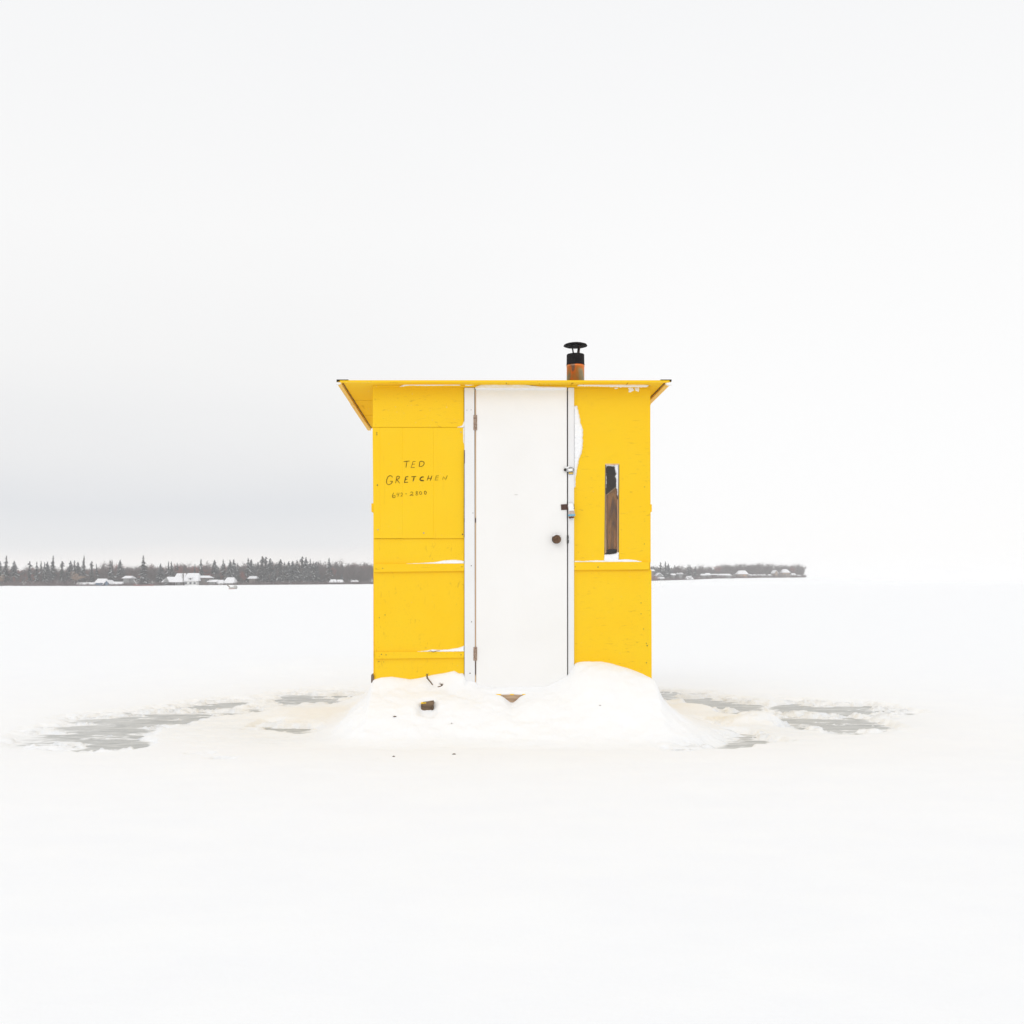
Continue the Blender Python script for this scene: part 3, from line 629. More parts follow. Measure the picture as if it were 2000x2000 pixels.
SN = [
 ([(1120,793),(1127,793),(1131,808),(1134,826),(1138,838),(1138.5,852),(1138,868),(1136,884),(1131,896),(1128,912),(1124.5,930),(1123.5,950),(1120,953)], -.0008, .02, 1.0, 1.0),
 ([(780,755.5),(790,750.5),(820,748),(850,748.5),(875,748),(898,750),(899,753),(870,753),(830,753.6),(800,753)], -.0275, .012, 1.0, .5),
 ([(1128,754),(1132,748.6),(1180,749.5),(1262,751),(1268,753),(1262,756),(1220,756),(1160,754.5)], -.0285, .010, .8, .6),
 ([(1300,748.5),(1310,746.5),(1311.5,753),(1306,753.5),(1299,750)], -.131, .010, .8, .6),
 ([(656.5,746.5),(664,747),(666,749.5),(660,751.5),(656.5,750)], -.131, .008, .8, .3),
 ([(928,756),(940,751.5),(960,749),(985,746.8),(1000,747.6),(1025,751.5),(1050,754.5),(1080,755.5),(1107,756),(1107,760),(928,760)], -.0205, .014, 1.2, .2),
 ([(907,750),(914,746.8),(926,747.2),(932,750),(920,753),(909,753.5)], -.0285, .008, .7, .8),
 ([(1200,756),(1208,755),(1206,759),(1200,759.5)], -.0005, .004, .4, .8),
 ([(1226,757),(1236,756),(1238,762),(1232,766),(1227,766),(1229,761)], -.0005, .004, .4, 1.0),
 ([(1240,758),(1249,757),(1247,765),(1241,763)], -.0005, .004, .4, 1.0),
 ([(893,834.5),(903,831.5),(906.8,822.5),(908,826),(906.6,836),(905,834.8)], -.0085, .010, .9, .3),
 ([(904.5,836),(906.8,836),(906.8,870),(904.8,862)], -.0085, .006, .6, .4),
 ([(790,1101.3),(820,1100),(850,1098),(868,1094.5),(885,1093.5),(900,1094.5),(906.5,1096),(906.5,1101.2),(860,1101.8)], -.0008, .018, 1.5, .25),
 ([(813,1273),(832,1271),(845,1268.5),(856,1269.5),(875,1268.5),(895,1265.5),(906.5,1261.5),(906.5,1272.6),(870,1273)], -.0015, .018, 1.5, .25),
 ([(1121.5,1098.3),(1121.5,1095.5),(1140,1096),(1160,1094.6),(1180,1094.8),(1209,1093),(1225,1092.4),(1240,1094),(1252,1096.5),(1256,1098.3)], -.0008, .019, 1.6, .2),
 # window: jagged rime down the right, a little at the left and top, a heap at the foot
 ([(1199.5,908.5),(1209,906.5),(1208.6,975),(1206.5,968),(1204.8,955),(1203.2,945),(1204.5,940),(1202,930),(1204,925),(1201,915)], .022, .014, 1.2, .9),
 ([(1183,925),(1184.4,932),(1184,945),(1182.6,962),(1181.8,962),(1182,925)], .022, .010, .8, .7),
 ([(1182,907.5),(1199,908),(1200,911),(1190,909.6),(1185,910),(1183,914)], .022, .012, 1.0, .5),
 ([(1179.5,1083.5),(1188,1083),(1196,1082.5),(1204,1081),(1206,1079),(1208.8,1078.5),(1208,1097),(1179,1097)], .012, .022, 1.5, .7),
 # on the hardware
 ([(1109.6,915.2),(1117.5,914.8),(1118.6,920),(1110,920.6)], -.0338, .006, .8, .2),
 ([(1110,983),(1119.8,983.5),(1120.6,990),(1121,998.4),(1111,998.8),(1110,990)], -.036, .012, 1.2, .5),
 ([(1103,912.5),(1112,910.8),(1112,914),(1104,915)], -.030, .008, .9, .3),
 ([(1079,1046.5),(1083,1043.5),(1088,1042.6),(1093,1044),(1095.5,1046.5),(1091,1045.6),(1086,1045.4),(1082,1048)], -.045, .012, 1.0, .2)]
hsn = build('hut_snow', snow_part(SN), m_snow, smooth=True)
for p in hsn.data.polygons:
    if p.normal.y > 0: p.flip()
tag(hsn, 'wind-packed snow clinging to the yellow hut front, its battens, latch and window', 'snow', kind='stuff')
# loose stick of ice on the lower batten
bm = bmesh.new(); bm_tube(bm, [P(837,1272.5,-.02),P(841,1271,-.024),P(846,1273.6,-.022),P(853,1271.2,-.022),P(860,1270,-.02)], [.0008,.0016,.0018,.0014,.0008], 5)
tw = build('bark_strip', bm, m_rust); tag(tw, 'thin curled brown bark strip lying in snow on the lowest yellow batten', 'bark')

# ------------------------------------------------------------------ things in the snow before the hut
def gz(x, y):
    return float(ground_fields(np.array([[x]], float), np.array([[y]], float))[0][0,0])
# broken timber end
Zb = 6.72; bx, by, bz = (835-PX)*Zb/F, Zb+CAMY, CAMZ-(1380-PY)*Zb/F
wb = empty('wood_block', (bx, by, bz-.04), 'broken dark timber end with yellow paint on top, poking out of the mound', 'wood block')
bm = bmesh.new()
bm_box(bm, -.040, -.01, -.045, .034, .12, .032, .003)
for v in bm.verts:
    if v.co.x > .01: v.co.x += .010*math.sin(v.co.z*90); 
    v.co.z += .012*(v.co.x+.04)/.08 - (.02*(v.co.x+.04)/.08 if v.co.z < 0 else 0)
for v in bm.verts: v.co += Vector((bx, by, bz-.008))
build('timber', bm, m_oldwood, wb)
bm = bmesh.new(); bm_box(bm, bx-.041, by-.012, bz+.022, bx-.008, by+.1, bz+.028, .002)
for v in bm.verts: v.co.z += .10*(v.co.x-bx)*.8
build('painted_top', bm, m_board, wb)
bm = bmesh.new(); bm_tube(bm, [(bx+.022,by-.012,bz-.03),(bx+.034,by-.016,bz-.012),(bx+.030,by-.014,bz+.012),(bx+.048,by-.016,bz+.030)], [.004,.006,.006,.001], 5)
bm_tube(bm, [(bx+.010,by-.014,bz-.036),(bx+.040,by-.022,bz-.048)], [.006,.001], 5)
build('splinter', bm, m_oldwood, wb)
# bent twig leaning on the hut, and a dry sprig
Yt = -.07
bm = bmesh.new()
bm_tube(bm, [P(845,1337.5,-.13),P(840,1331,-.11),P(836.5,1327,-.09),P(834.5,1322,-.07),P(834.8,1316,-.06)], [.0035,.0045,.0045,.004,.0025], 6)
for a, b, c in (((835.5,1326),(832.6,1321),(832.2,1315)),((835,1319),(836.8,1316.4),(837,1314.6)),((834.8,1320),(833.2,1318),(833.6,1315.8)),((836,1327),(833,1325),(832.6,1320.5))):
    bm_tube(bm, [P(*a,-.08),P(*b,-.085),P(*c,-.08)], [.0018,.0015,.0006], 5)
tw = build('bent_twig', bm, m_oldwood); tag(tw, 'dark bent twig standing in the snow against the lower left yellow panel', 'twig')
bm = bmesh.new()
bm_tube(bm, [P(855,1341.5,-.19),P(859,1340.6,-.18),P(864,1339,-.17)], [.003,.004,.002], 5)
for a in ((857.5,1333.5),(856,1335.5),(860,1333),(865.5,1333),(863.2,1335),(866.3,1337),(861.5,1336)):
    bm_tube(bm, [P(863,1339.4,-.17),P((a[0]+863)/2+.6,(a[1]+1339)/2-.4,-.175),P(*a,-.18)], [.0022,.0016,.0006], 5)
tw = build('dry_sprig', bm, m_oldwood); tag(tw, 'dry branching sprig half sunk in the snow beside the bent twig', 'sprig')
# bark crumbs
CR = [(771,1400,.011,'darkest bark crumb on the mound below the broken timber block'),(882,1413,.006,'tiny bark crumb on the mound below and right of the broken timber block'),(769,1478,.011,'flat bark crumb at the foot of the mound, below the left yellow panels'),
      (887,1473.5,.012,'flat bark crumb at the foot of the mound, below the white left jamb'),(737.5,1482,.005,'round dark crumb at the foot of the mound below the left hut corner'),(1172,1378,.006,'lone crumb on the mound below the window side of the hut'),
      (863,1371,.005,'small crumb in the snow just right of the broken timber block'),(794,1435.5,.005,'pale small crumb midway down the mound on its left half'),(879,1413,.005,'faint crumb on the mound below the white left jamb')]
for i, (px, py, s, lab) in enumerate(CR[:8]):
    lo, hi = 5.8, 7.0                                   # march the ray to the snow surface
    for _ in range(240):
        lo += .005; p = P(px, py, lo+CAMY)
        if p[2] <= gz(p[0], p[1]): break
    bm = bmesh.new(); bmesh.ops.create_icosphere(bm, subdivisions=1, radius=1)
    for v in bm.verts: v.co = Vector((p[0]+v.co.x*s*(1+.4*math.sin(v.co.z*5+i)), p[1]+v.co.y*s*.7, p[2]+v.co.z*s*.35+s*.2))
    o = build('bark_crumb', bm, m_oldwood); tag(o, lab, 'bark crumb', 'bark crumbs scattered on the snow mound')

# ------------------------------------------------------------------ far shore: trees
m_spruce = simple('spruce_needles', (.040,.042,.044), (.075,.075,.075), 2, .9, bump=0, spec=.1)
m_spruceg = simple('grey_spruce_needles', (.075,.080,.088), (.11,.115,.12), 2, .9, bump=0, spec=.1)
m_bark = simple('grey_bark', (.07,.06,.058), (.12,.10,.095), 3, .9, bump=0, spec=.1)
m_twig = simple('bare_twigs', (.088,.064,.063), (.16,.122,.116), .4, .9, bump=0, spec=.1)
m_twigr = simple('reddish_twigs', (.20,.065,.055), (.27,.10,.08), .4, .9, bump=0, spec=.1)
m_twigt = simple('tan_leaves', (.30,.20,.14), (.38,.26,.19), .4, .9, bump=0, spec=.1)
m_rime = Mat('rime', (.75,.76,.78), .9, spec=.1).m
class Tris:
    def __init__(s): s.v = []; s.f = []; s.m = []
    def blade(s, a, b, wd, mi=0, up=None):
        a = Vector(a); b = Vector(b); d = b-a
        u = d.cross(up or Vector((random.uniform(-1,1),random.uniform(-1,1),random.uniform(-1,1))))
        if u.length < 1e-6: u = Vector((1,0,0))
        u = u.normalized()*wd/2; n = len(s.v); s.v += [a-u, a+u, b+u*.25, b-u*.25]; s.f.append((n,n+1,n+2,n+3)); s.m.append(mi)
    def limb(s, a, b, r0, r1, seg=5, mi=0):
        a = Vector(a); b = Vector(b); d = (b-a).normalized(); u = d.cross(Vector((0,0,1)) if abs(d.z) < .9 else Vector((1,0,0))).normalized(); v = d.cross(u); n = len(s.v)
        for p, r in ((a,r0),(b,r1)):
            for k in range(seg): s.v.append(p+(u*math.cos(6.2832*k/seg)+v*math.sin(6.2832*k/seg))*r)
        for k in range(seg): s.f.append((n+k,n+(k+1)%seg,n+seg+(k+1)%seg,n+seg+k)); s.m.append(mi)
    def mesh(s, name, mats):
        me = bpy.data.meshes.new(name); me.from_pydata([tuple(v) for v in s.v], [], s.f); me.polygons.foreach_set('material_index', s.m)
        for m in mats: me.materials.append(m)
        me.update(); return me
def spruce_mesh(h, w_, style, snowy=0.12):
    c = Tris(); t = Tris(); t.limb((0,0,0), (0,0,h*.9), .016*h, .003*h)
    zz_ = .10*h; lv = int(26)
    for i in range(lv):
        u = i/(lv-1); z = zz_ + (h*.99-zz_)*u
        if style == 'spire': r = w_*(1-u)**.75*(.8+.35*math.sin(i*1.7)) + .012*h
        elif style == 'club': r = w_*((1-u)**.5)*(.55+.45*abs(math.sin(u*9))) + .05*h*(u > .8)
        else: r = w_*(1-u**1.6)**.8 + .02*h
        nb = max(5, int(13*(1-u)+5))
        for k in range(nb):
            a = random.uniform(0, 6.283); rr = r*random.uniform(.55, 1.15); dz = -rr*random.uniform(.15,.45)
            e = Vector((math.cos(a)*rr, math.sin(a)*rr, z+dz)); o_ = Vector((0,0,z+.02*h))
            c.blade(o_, e, .30*h*.1+.12*rr+.1, 1 if random.random() < snowy else 0, Vector((0,0,1)) if random.random() < .4 else None)
            mid = o_.lerp(e, .6)
            for q in range(2): c.blade(mid, mid+Vector((random.uniform(-.35,.35)*rr, random.uniform(-.35,.35)*rr, -random.uniform(.1,.4)*rr)), .16+.06*rr, 1 if random.random() < snowy*.7 else 0)
    return c, t
def bare_mesh(h, w_, dens=1.0, low=.3):
    c = Tris(); t = Tris(); t.limb((0,0,0), (random.uniform(-.2,.2),0,h*.55), .014*h, .007*h)
    nl = 11
    for i in range(nl):
        z = h*random.uniform(low*.6, .55); a = random.uniform(0,6.283); r = w_*random.uniform(.3,.8)
        e = Vector((math.cos(a)*r*(.6 if i%2 else 1), math.sin(a)*r*(.6 if i%2 else 1), h*random.uniform(.68,.92) if i%2 else min(h*.85, z+h*random.uniform(.2,.42)))); s_ = Vector((0,0,z)); t.limb(s_, e, .006*h, .002*h, 3)
        for j in range(int(16*dens)):
            p = s_.lerp(e, random.uniform(.25,1)); d = Vector((random.gauss(0,.5), random.gauss(0,.5), random.uniform(.1,1.0)))*h*.14
            c.blade(p, p+d, .09)
            for k in range(3):
                p2 = p+d*random.uniform(.3,1); c.blade(p2, p2+Vector((random.gauss(0,.5),random.gauss(0,.5),random.uniform(-.1,.9)))*h*.085, .075, 0)
    return c, t
KINDS = {}
def proto(key):
    if key not in KINDS:
        k, v = key[0], key[1]; random.seed(hash(v)*7+len(k)*13+5 if isinstance(v, int) else 3)
        if k == 'spire': c, t = spruce_mesh(10, (1.5,1.9,1.7)[v], 'spire'); mats = [m_spruce, m_rime]
        elif k == 'club': c, t = spruce_mesh(10, 1.6+.3*v, 'club', .05); mats = [m_spruce, m_rime]
        elif k == 'dense': c, t = spruce_mesh(10, 2.2+.3*v, 'round', .06); mats = [m_spruceg, m_rime]
        elif k == 'bare': c, t = bare_mesh(10, 3.4+.5*v, 1.1); mats = [m_twig]
        elif k == 'red': c, t = bare_mesh(10, 4.0+.5*v, 1.6, .2); mats = [m_twigr]
        elif k == 'tan': c, t = bare_mesh(10, 5.0, 2.2, .1); mats = [m_twigt]
        KINDS[key] = (c.mesh('crown', mats), t.mesh('trunk', [m_bark]), c, t)
    return KINDS[key]
NAME = {'spire':'spruce_tree','club':'spruce_tree','dense':'spruce_tree','bare':'bare_tree','red':'bare_tree','tan':'tan_tree'}
CATN = {'spire':'spruce','club':'spruce','dense':'spruce','bare':'bare tree','red':'bare tree','tan':'leafy tree'}
def tree(kind, v, px, top, label, extra=0, wid=1.0, lean=0, base=None, group='trees on the far shore'):
    p, Z = shore(px, extra); h = (CAMZ-(top-PY)*Z/F) - p.z
    cme, tme, _, _ = proto((kind, v))
    o = bpy.data.objects.new(NAME[kind], None); COL.objects.link(o); o.location = p; s = h/10
    o.rotation_euler = (0, R(lean), random.uniform(0, 6.28) if not lean else 0); o.scale = (s*wid, s*wid, s); o.empty_display_size = 1
    tag(o, label, CATN[kind], group)
    for nm, me in (('crown', cme), ('trunk', tme)):
        c = bpy.data.objects.new(nm, me); COL.objects.link(c); c.parent = o
LEFT = 'left of the hut'
T = [('spire',0,1,1097,'dark spruce cut by the left edge of the photo'),('spire',1,10,1086,'tall spire spruce nearest the left edge of the photo, above the orange bush'),('dense',0,28,1096,'rounded broad spruce right after the first tall spire on the left shore'),
 ('club',0,58,1097,'flat-topped club-shaped spruce standing alone, leftmost of the flat-topped ones'),('spire',2,72,1097.5,'thin grey spruce between the leftmost flat-topped spruce and a pair of small spires'),('spire',0,80,1096.5,'left one of two small spires before the second tall spire'),
 ('spire',1,87,1099,'small spruce tight against the left side of the second tall spire'),('dense',1,93,1097.5,'small dense spruce touching the second tall spire from the left'),('spire',2,101,1086,'second tall spire spruce from the left edge, ragged with one snowy bough'),
 ('club',1,121,1097,'flat-topped spruce between the second and third tall spires'),('dense',0,138,1096,'pale grey spruce above the tan round tree'),('spire',1,145.5,1095,'slim spruce just left of the third tall spire'),('dense',1,152,1098,'short spruce touching the third tall spire from the left'),
 ('spire',0,161,1086,'third tall spire spruce from the left edge, above the low snowy roofs'),('club',0,179,1097,'flat-topped spruce above the blue house, rightmost of the flat-topped ones'),('spire',2,191,1102,'short leaning spruce above the blue gable'),
 ('spire',1,215,1094,'left one of the twin-topped spruces right of the blue house'),('spire',0,218.5,1094,'right one of the twin-topped spruces right of the blue house'),('dense',0,235,1094,'full pyramid-shaped spruce above the small square house'),
 ('spire',2,280,1086,'tallest solitary spruce standing forward on the shore between the square house and the white house'),('dense',1,314,1101,'small dark-topped spruce behind the open carport wing, at its left end'),('spire',0,329,1097,'left one of two thin grey spires behind the carport wing'),
 ('spire',1,335,1097,'right one of two thin grey spires behind the carport wing'),('spire',2,346,1100,'slender spruce behind the white house, at the left end of its roof'),('spire',0,380,1103,'short spruce right above the right slope of the white house'),
 ('spire',1,392.5,1092,'dark spire spruce rising from red brush right of the white house'),('dense',0,419,1094,'broad pale spruce right of the dark spire above the brown flat-roofed house'),('spire',2,436,1093,'narrow spruce with a bent tip behind the house with the hipped snowy roof'),
 ('dense',1,449,1094,'dense spruce behind the hipped snowy roof, left one of a close pair'),('dense',0,457,1093,'dense spruce behind the hipped snowy roof, right one of a close pair'),('spire',0,464.5,1100,'small spruce in the gap right of the close dense pair'),
 ('spire',1,484.5,1090,'pointed spruce above the red-twigged tree'),('dense',1,491,1093,'bushy spruce just right of the pointed one above the red-twigged tree'),('club',1,512,1087.5,'broad flat-crowned dark spruce, first of the dark clump before the hut'),
 ('club',0,519,1088.5,'dark spruce fused to the right side of the broad flat-crowned one'),('dense',1,528,1091,'dark dense spruce closing the first dark clump'),('club',1,548,1093,'dark spruce with snow-dusted lower boughs midway between two clumps'),
 ('spire',0,556,1098,'small spruce right of the snow-dusted one'),('dense',0,564,1097,'low bushy spruce before the second dark clump'),('dense',1,572,1096,'round bushy spruce at the left end of the second dark clump'),('spire',1,580,1094,'slim spire inside the second dark clump'),
 ('club',0,590,1088,'tallest dark spruce of the second clump'),('dense',0,598,1089,'dark spruce right after the tallest of the second clump'),('spire',2,606,1092,'pointed dark spruce on the right side of the second clump'),('spire',0,611.5,1097,'small dark spruce near the right end of the second clump'),
 ('dense',1,616.5,1099,'last small spruce at the right end of the second clump'),('spire',1,643,1090,'single spruce between two pale bare crowns nearest the hut on the left'),
 ('bare',0,203,1094,'pale bare round-crowned tree between the blue house and the twin spruces'),('bare',1,256,1101,'bare tree beside the small square house'),('bare',2,300,1099,'tall faint bare tree right of the tallest solitary spruce'),
 ('bare',0,364,1096,'wide bare tree rising behind the white house roof'),('bare',1,404,1093,'pale bare tree right of the dark spire in red brush'),('bare',2,473,1095,'bare tree between the close dense pair and the pointed spruce'),
 ('bare',1,632,1092,'pale bare crown left of the single spruce nearest the hut'),('bare',0,660,1090,'large pale bare crown right of the single spruce nearest the hut'),('bare',2,676,1099,'smaller bare crown between the two large ones by the hut'),
 ('bare',1,692,1097,'bare crown third from the left wall of the hut'),('bare',2,705,1096,'bare crown second from the left wall of the hut'),('bare',0,719,1097,'bare dark tree touching the left wall of the hut'),
 ('tan',0,148,1116,'round tan-leaved tree left of the low snowy roofs'),('tan',0,1,1122,'orange-tan bush cut by the left edge of the photo'),('red',0,474,1114,'red-twigged tree on the shore right of the hipped snowy roof'),
 ('red',1,396,1108,'dark red brushy tree right of the white house'),('red',0,376,1106,'dark red brushy tree behind the white house roof'),('red',1,354,1108,'red-brown brushy tree behind the left end of the white house'),
 ('spire',1,1290,1098,'thin grey spire, first spruce right of the hut'),('spire',0,1299.5,1096.5,'tallest dark spruce right of the hut'),('dense',0,1305,1101,'dark spruce touching the tallest one right of the hut'),('dense',1,1276,1106,'dark low spruce touching the right wall of the hut'),
 ('bare',0,1325,1102,'faint bare tree between the tallest right-hand spruce and two thin spires'),('spire',2,1344,1102.5,'left one of two thin spires on the right shore'),('spire',1,1347.5,1102.5,'right one of two thin spires on the right shore'),
 ('spire',0,1358,1106,'small spruce right of the two thin spires on the right shore'),('bare',1,1370,1100,'pale bare tree right of the two thin spires'),('red',1,1402,1103,'broad red-brown round tree on the right shore'),
 ('bare',2,1388,1106,'bare tree left of the broad red-brown one'),('bare',0,1426,1102,'bare tree just right of the broad red-brown one'),('bare',1,1442,1101,'bare tree behind the house with the orange lit window'),('bare',2,1458,1100,'bare tree right behind the house with the orange lit window'),
 ('bare',0,1474,1098,'bare tree over the row of low snowy sheds, left end'),('bare',1,1484,1096.5,'tallest bare tree over the row of low snowy sheds'),('bare',2,1496,1099,'bare tree over the middle of the row of low snowy sheds'),('bare',0,1505,1097.5,'bare tree over the right end of the low snowy sheds'),
 ('bare',1,1519,1101,'bare tree left of the tall pale snow-roofed house at the point'),('bare',2,1532,1101,'bare tree behind the tall pale snow-roofed house at the point'),('red',0,1548,1104,'short brownish tree right of the tall pale house at the point'),
 ('bare',0,1562,1100,'pale bare tree second from the tip of the wooded point'),('bare',1,1569,1104,'last bare tree at the tip of the wooded point')]
random.seed(11)
for i, (k, v, px, top, lab) in enumerate(T):
    bigd = k in ('spire', 'club')
    wid = {'spire':1.15,'club':1.0,'dense':1.2,'bare':.95,'red':1.0,'tan':1.5}[k]
    if k == 'tan' or (k == 'red' and top > 1112): ex = 2
    elif px == 280: ex = 3; wid = 1.45
    else: ex = 9+ (i*37 % 11)
    if px > 1270: wid *= 1.25
    if px > 1580-40: wid *= .9
    tree(k, v, px, top, lab, ex, wid, lean=(3 if px in (161,101,10) else (-4 if px == 191 else 0)))
# the continuous brush and wood behind, one mass nobody could count
def mass(name, label, specs):
    V = []; Fc = []; MI = []; n = 0
    mats = [m_twig, m_spruceg, m_twigr, m_bark, m_rime, m_spruce]
    for kind, v, px, top, extra, wid, mi in specs:
        _, _, c, t = proto((kind, v)); p, Z = shore(px, extra); h = (CAMZ-(top-PY)*Z/F)-p.z; s = h/10; a = random.uniform(0,6.28); ca, sa = math.cos(a)*s*wid, math.sin(a)*s*wid
        for src, mm in ((c, mi), (t, 3)):
            A = np.array([tuple(q) for q in src.v]); B = np.stack([A[:,0]*ca-A[:,1]*sa+p.x, A[:,0]*sa+A[:,1]*ca+p.y, A[:,2]*s+p.z], -1)
            V.append(B); Fc.append(np.array(src.f)+n); n += len(A); M_ = np.full(len(src.f), mm); 
            if mm in (1,5) : M_[np.array(src.m) == 1] = 4
            MI.append(M_)
    V = np.concatenate(V).astype(np.float32); Fc = np.concatenate(Fc).astype(np.int32); MI = np.concatenate(MI).astype(np.int32)
    me = bpy.data.meshes.new(name); me.vertices.add(len(V)); me.vertices.foreach_set('co', V.reshape(-1)); me.loops.add(len(Fc)*4); me.loops.foreach_set('vertex_index', Fc.reshape(-1))
    me.polygons.add(len(Fc)); me.polygons.foreach_set('loop_start', (np.arange(len(Fc))*4).astype(np.int32)); me.polygons.foreach_set('loop_total', np.full(len(Fc),4,np.int32))
    for m in mats: me.materials.append(m)
    me.polygons.foreach_set('material_index', MI); me.update()
    o = new_obj(name, me); tag(o, label, 'wood', kind='stuff')
random.seed(23); sp_ = []
for layer, (e0, th, step) in enumerate(((14,1122,3.4),(20,1113,3.2),(28,1107.5,3.0),(38,1104,3.4))):
    px = -10.
    while px < 735:
        adj = float(np.interp(px,[0,150,330,480,500,620,630,735],[3,2,-1,-2,-7,-6,-4,-5]))
        px += step*random.uniform(.6,1.4); kk = 'bare' if random.random() < .93 or px < 300 else 'dense'
        if (345 < px < 415 and random.random() < .75) or (px < 200 and random.random() < .08) or random.random() < .05: kk = 'red'
        if 495 < px < 625 and random.random() < .35 and layer < 3: kk = 'dense'
        top = th + adj + 4*mnoise.noise(Vector((px*.03, layer, 2)))*1.5 + random.uniform(-3,7)
        sp_.append((kk, random.randrange(2), px, top, e0+random.uniform(-2,3), random.uniform(.7,1.1), {'bare':0,'dense':1,'red':2}[kk]))
mass('left_shore_wood', 'grey leafless brush and wood filling the far shore left of the hut', sp_)
sp_ = []
for layer, (e0, th, step) in enumerate(((14,1118,3.0),(22,1111,2.8),(32,1107,2.8),(42,1103,3.2))):
    px = 1262.
    while px < 1566:
        px += step*random.uniform(.6,1.4); kk = 'bare' if random.random() < (1 if px > 1360 else .8) else 'dense'
        top = th + (2.5 if px < 1400 else -1.5) + 5*mnoise.noise(Vector((px*.05, layer, 7))) + random.uniform(-3,6)
        sp_.append((kk, random.randrange(2), px, top, e0, random.uniform(.8,1.2), {'bare':0,'dense':1}[kk]))
mass('right_shore_wood', 'pale grey leafless wood filling the far point right of the hut', sp_)
# low brush at the waterline
def brush(name, label, x0, x1, n, hpx, mat, ex=0):
    t = Tris()
    for i in range(n):
        px = random.uniform(x0, x1); p, Z = shore(px, ex+random.uniform(-2,6)); h = hpx*Z/F*random.uniform(.4,1)*(.7+.5*mnoise.noise(Vector((px*.15,0,1))))
        for k in range(5): t.blade(p, p+Vector((random.gauss(0,.35)*h, random.gauss(0,.3)*h, h*random.uniform(.6,1))), .09)
    o = new_obj(name, t.mesh(name, [mat])); tag(o, label, 'brush', kind='stuff')
brush('shore_brush', 'low dark leafless brush along the left waterline', -8, 150, 520, 17, m_twig)
brush('shore_brush', 'low dark brush between the square house and the carport', 238, 318, 260, 12, m_twig)
brush('reddish_brush', 'low reddish brush at the waterline under the tallest solitary spruce', 262, 300, 120, 6, m_twigr, -5)
brush('shore_brush', 'low brush along the waterline from the red-twigged tree to the hut', 462, 735, 700, 13, m_twig)
brush('shore_brush', 'low brush along the right shore before the houses', 1272, 1574, 900, 13, m_twig)
brush('reddish_brush', 'reddish brush touching the right wall of the hut', 1270, 1284, 120, 17, m_twigr)

brush('shore_brush', 'sparse leafless brush in front of the low snowy roofs and the blue house', 150, 240, 110, 10, m_twig, -3)
brush('shore_brush', 'sparse leafless brush in front of the hipped snowy roof and sheds', 400, 462, 70, 9, m_twig, -3)
brush('shore_brush', 'sparse leafless brush before the row of low snowy sheds on the right shore', 1380, 1570, 260, 9, m_twig, -2)
